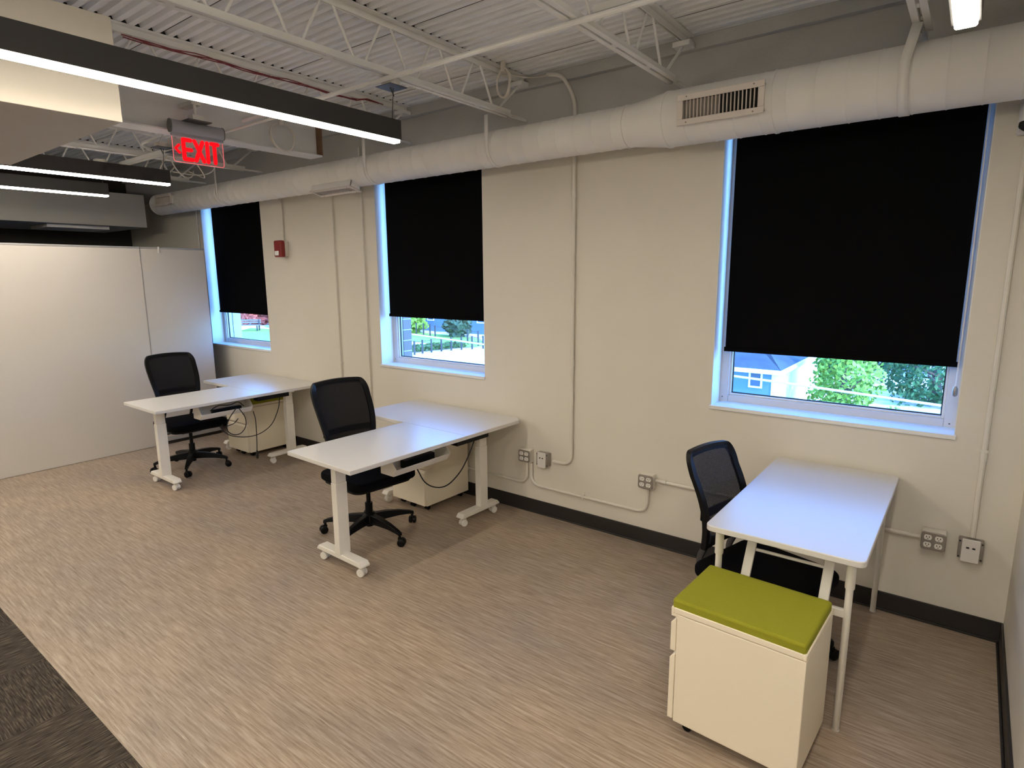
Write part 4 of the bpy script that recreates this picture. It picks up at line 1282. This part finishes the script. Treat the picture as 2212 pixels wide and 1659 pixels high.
def house(loc, w, d, h, rise, over, mw_, label, wins, ridge_in, side=None):
    root = thing('house', label, 'house', loc, 0, 'houses outside')
    q = MB(); q.box(-w, 0, 0, d, 0, h); q.build('wall_body', mw_, root)
    r = MB(); o_ = over
    A = [(-w - o_, -o_, h), (o_, -o_, h), (o_, d + o_, h), (-w - o_, d + o_, h), (-w + ridge_in, d / 2, h + rise), (-ridge_in, d / 2, h + rise)]
    r.add(A, [(0, 1, 5, 4), (1, 2, 5), (2, 3, 4, 5), (3, 0, 4), (0, 3, 2, 1)])
    ro = r.build('roof', M['slate'], root, smooth=False)
    g = MB(); g.box(-w - o_, o_, -o_ - 0.06, -o_ + 0.02, h - 0.12, h + 0.02); g.box(o_ - 0.02, o_ + 0.06, -o_, d + o_, h - 0.12, h + 0.02)
    g.build('gutter', M['whitetrim'], root)
    c = MB(); c.box(-0.12, 0.02, -0.03, 0.0, 0, h - .1); c.box(0.0, 0.03, -0.02, 0.12, 0, h - .1); c.build('corner_board', M['whitetrim'], root)
    for x0, x1, z0, z1 in wins:
        f = MB(); t = 0.10 * max(0.6, (x1 - x0))
        f.box(x0, x0 + t, -0.05, 0.0, z0, z1); f.box(x1 - t, x1, -0.05, 0.0, z0, z1); f.box(x0 + t, x1 - t, -0.05, 0.0, z1 - t, z1); f.box(x0 + t, x1 - t, -0.05, 0, z0, z0 + t); f.box(x0 + t, x1 - t, -0.05, 0, (z0 + z1) / 2 - t / 3, (z0 + z1) / 2 + t / 3)
        fo = f.build('house_window', M['whitetrim'], root)
        p = MB(); p.box(x0 + t, x1 - t, -0.02, -0.001, z0 + t, z1 - t); p.build('pane', M['houseglass'], fo)
    if side:
        q = MB(); q.box(0.001, 0.03, 0.12, d, 0, h - .12); q.build('sunlit_side', side, root)  # white sheet puts sunlight into the colour of the side wall
    return root
house((-5.15, 18.0, GZ), 6.0, 9.0, 2.03, 1.9, 0.22, M['bluewall'], 'blue house with grey roof at the left of the right window view', [(-0.88, -0.42, 1.36, 1.98)], 3.4, M['whitetrim'])
house((-32.5, 38.0, GZ), 14.0, 8.0, 5.5, 3.0, 0.4, M['bluewall'], 'pale blue house with white windows in the middle window view', [(-10.9, -9.9, 1.0, 3.4), (-9.5, -8.6, 1.0, 3.4), (-7.0, -6.0, 1.0, 3.4), (-3.2, -2.2, 1.0, 3.4), (-1.6, -0.8, 1.0, 3.4)], 4.0, M['whitetrim'])
house((-20.8, 40.0, GZ), 9.8, 8.0, 5.5, 3.0, 0.4, M['palewall'], 'white sided house at the right of the middle window view', [(-8.6, -7.7, 0.6, 2.0), (-6.4, -5.5, 1.2, 2.6)], 3.0, M['whitetrim'])
root = thing('power_line', 'pale utility cable slung across the right window view', 'cable', (-12.0, 7.0, 0.37))
q = MB(); q.tube([(0, 0, 0.0), (4, 0, -0.19), (8.767, 0, -0.336), (9.657, 0, -0.375), (11.83, 0, -0.49), (15, 0, -0.62)], 0.019, 8); q.build('cable', M['wireout'], root)
for s, hh in ((0.0, 3.9), (15.0, 3.3)):
    q = MB(); q.cyl((s, 0, GZ - 0.37), (s, 0, 0.3), 0.11, 10); q.build('utility_pole', M['bark'], root)

# ------------------------------------------------------------------ light from outside
w = bpy.data.worlds.new('sky')
scene.world = w
w.use_nodes = True
nt = w.node_tree
bg = nt.nodes['Background']
sky = nt.nodes.new('ShaderNodeTexSky')
sky.sky_type = 'NISHITA'
sky.sun_disc = False
sky.sun_elevation = R(42)
sky.sun_rotation = R(100)
mx = nt.nodes.new('ShaderNodeMix')
mx.data_type = 'RGBA'; mx.blend_type = 'MULTIPLY'
mx.inputs[0].default_value = 1.0
mx.inputs[7].default_value = (0.34, 0.80, 1.45, 1)
nt.links.new(sky.outputs[0], mx.inputs[6])
nt.links.new(mx.outputs[2], bg.inputs['Color'])
bg.inputs['Strength'].default_value = 1.5
sd = bpy.data.lights.new('sun', 'SUN')
sd.energy = 4.0
sd.angle = R(0.6)
sd.color = (1.0, 0.98, 0.92)
so = bpy.data.objects.new('sun', sd)
COL.objects.link(so)
so.rotation_euler = Vector((-0.8, 0.28, -0.65)).to_track_quat('-Z', 'Y').to_euler()

scene.view_settings.view_transform = 'Standard'
scene.view_settings.look = 'None'
scene.view_settings.gamma = 1
scene.view_settings.exposure = 0.32
scene.cycles.max_bounces = 10
scene.cycles.diffuse_bounces = 6
scene.cycles.glossy_bounces = 4
scene.cycles.transparent_max_bounces = 12
scene.cycles.sample_clamp_indirect = 6.0
